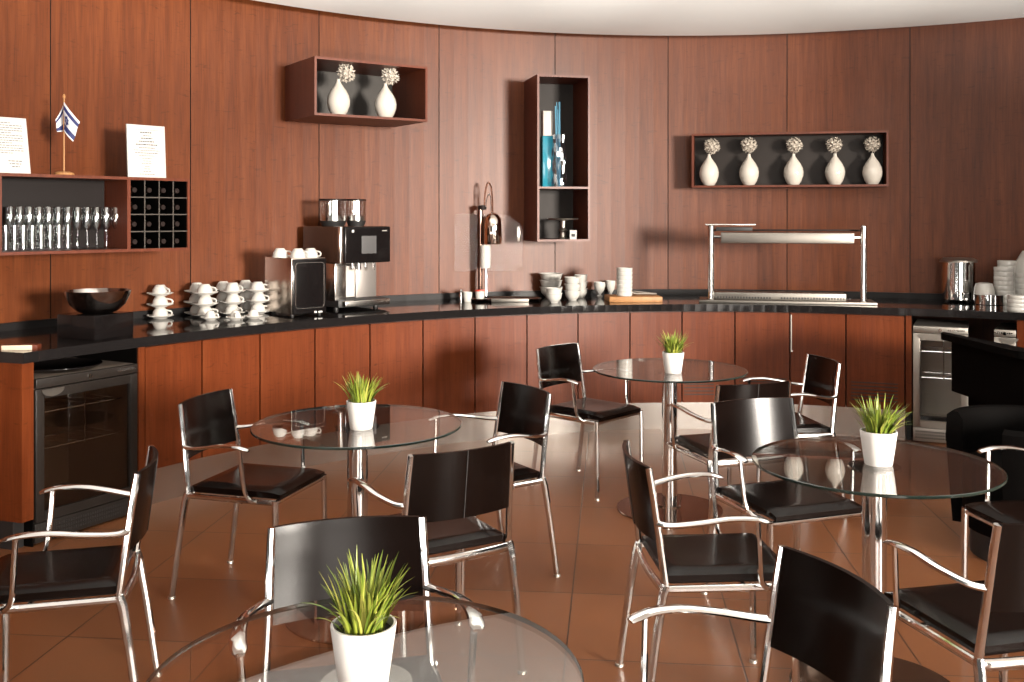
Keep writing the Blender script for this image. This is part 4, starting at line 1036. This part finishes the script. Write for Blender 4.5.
# local x runs away from the camera, local -y to the right
MB().prism(rrect(0,-.85,.93,0,.10),.80,.838).build('top',M['coal'],sb)
MB().prism(rrect(.03,-.80,.86,-.045,.06),.50,.80).build('drawer_case',M['coal'],sb)
MB().prism(rrect(.05,-.76,.78,-.11,.05),0,.50).build('base',M['coal'],sb)
for q in sb.children:
    if not q.name.startswith('base'):
        for v in q.data.vertices:
            if v.co.z>.55: v.co.z+=.20*min(0,v.co.y+.05)
tc_=thing('tub_chair','low black rounded tub chair in front of the sideboard at the right','chair',(2.345,4.50,0),math.radians(185))
b=MB(); n=40; vs=[];fs=[]
ri,ro=.285,.36
for k in range(n+1):
    a=-.78*PI+1.56*PI*k/n
    for r_,z_ in ((ro-.03,.10),(ro,.5),(ro-.005,.60),(ro-.03,.62),(ri+.02,.615),(ri,.58),(ri,.36),(ri,.10)): vs.append((-r_*math.cos(a),r_*math.sin(a),z_))
m8=8
for k in range(n):
    for j in range(m8): fs.append([k*m8+j,k*m8+(j+1)%m8,(k+1)*m8+(j+1)%m8,(k+1)*m8+j])
fs+=[list(range(m8)),[n*m8+j for j in range(m8)][::-1]]
b.add(vs,fs); b.build('shell',M['coal'],tc_)
MB().lathe([(0,.12),(.27,.12),(.283,.14),(.283,.38),(.26,.42),(0,.43)],36).build('seat_cushion',M['coal'],tc_)
MB().lathe([(0,0),(.25,0),(.25,.12),(0,.12)],32).build('base',M['blackm'],tc_)

# ------------------------------------------------------------------ light
def area(name,loc,target,sx,sy,power,col):
    l=bpy.data.lights.new(name,'AREA'); l.shape='RECTANGLE'; l.size=sx; l.size_y=sy; l.energy=power; l.color=col
    o=bpy.data.objects.new(name,l); COL.objects.link(o); o.location=loc
    o.rotation_euler=(Vector(target)-Vector(loc)).to_track_quat('-Z','Y').to_euler(); return o
k_=area('window_light',(10.2,-7.6,2.35),(-.6,6.0,1.35),2.5,2.2,880,(1,.92,.82)); k_.data.spread=math.radians(55)
area('window_wall_light',(1.9,-4.6,1.2),(.3,5,1.2),3.4,2.4,330,(1,.93,.85))
area('ceiling_fill_light',(-3.2,-1.2,.25),(-3.2,-1.1,2.2),2.4,2.4,260,(1,.98,.95))  # added lamp near the floor, lifts the ceiling in place of bounced light
def spot(loc,az,el,power,size):  # added spots without any fixture in the room, they brighten the ceiling
    l=bpy.data.lights.new('ceiling_fill_spot','SPOT'); l.energy=power; l.spot_size=math.radians(size); l.spot_blend=1; l.shadow_soft_size=.08; l.color=(1,.985,.95)
    o=bpy.data.objects.new('ceiling_fill_spot',l); COL.objects.link(o); o.location=loc
    d=Vector((math.sin(math.radians(az))*math.cos(math.radians(el)),math.cos(math.radians(az))*math.cos(math.radians(el)),math.sin(math.radians(el)))); o.rotation_euler=d.to_track_quat('-Z','Y').to_euler()
for az in (-26,-9,8,25,42): spot((.6,.4,.95),az,25,4200,30)
w=bpy.data.worlds.new('world'); SC.world=w; w.use_nodes=True
bg=w.node_tree.nodes['Background']; bg.inputs[0].default_value=(1,.93,.85,1); bg.inputs[1].default_value=.12

SC.view_settings.view_transform='Standard'; SC.view_settings.look='None'; SC.view_settings.exposure=0; SC.view_settings.gamma=1
SC.view_settings.use_curve_mapping=False
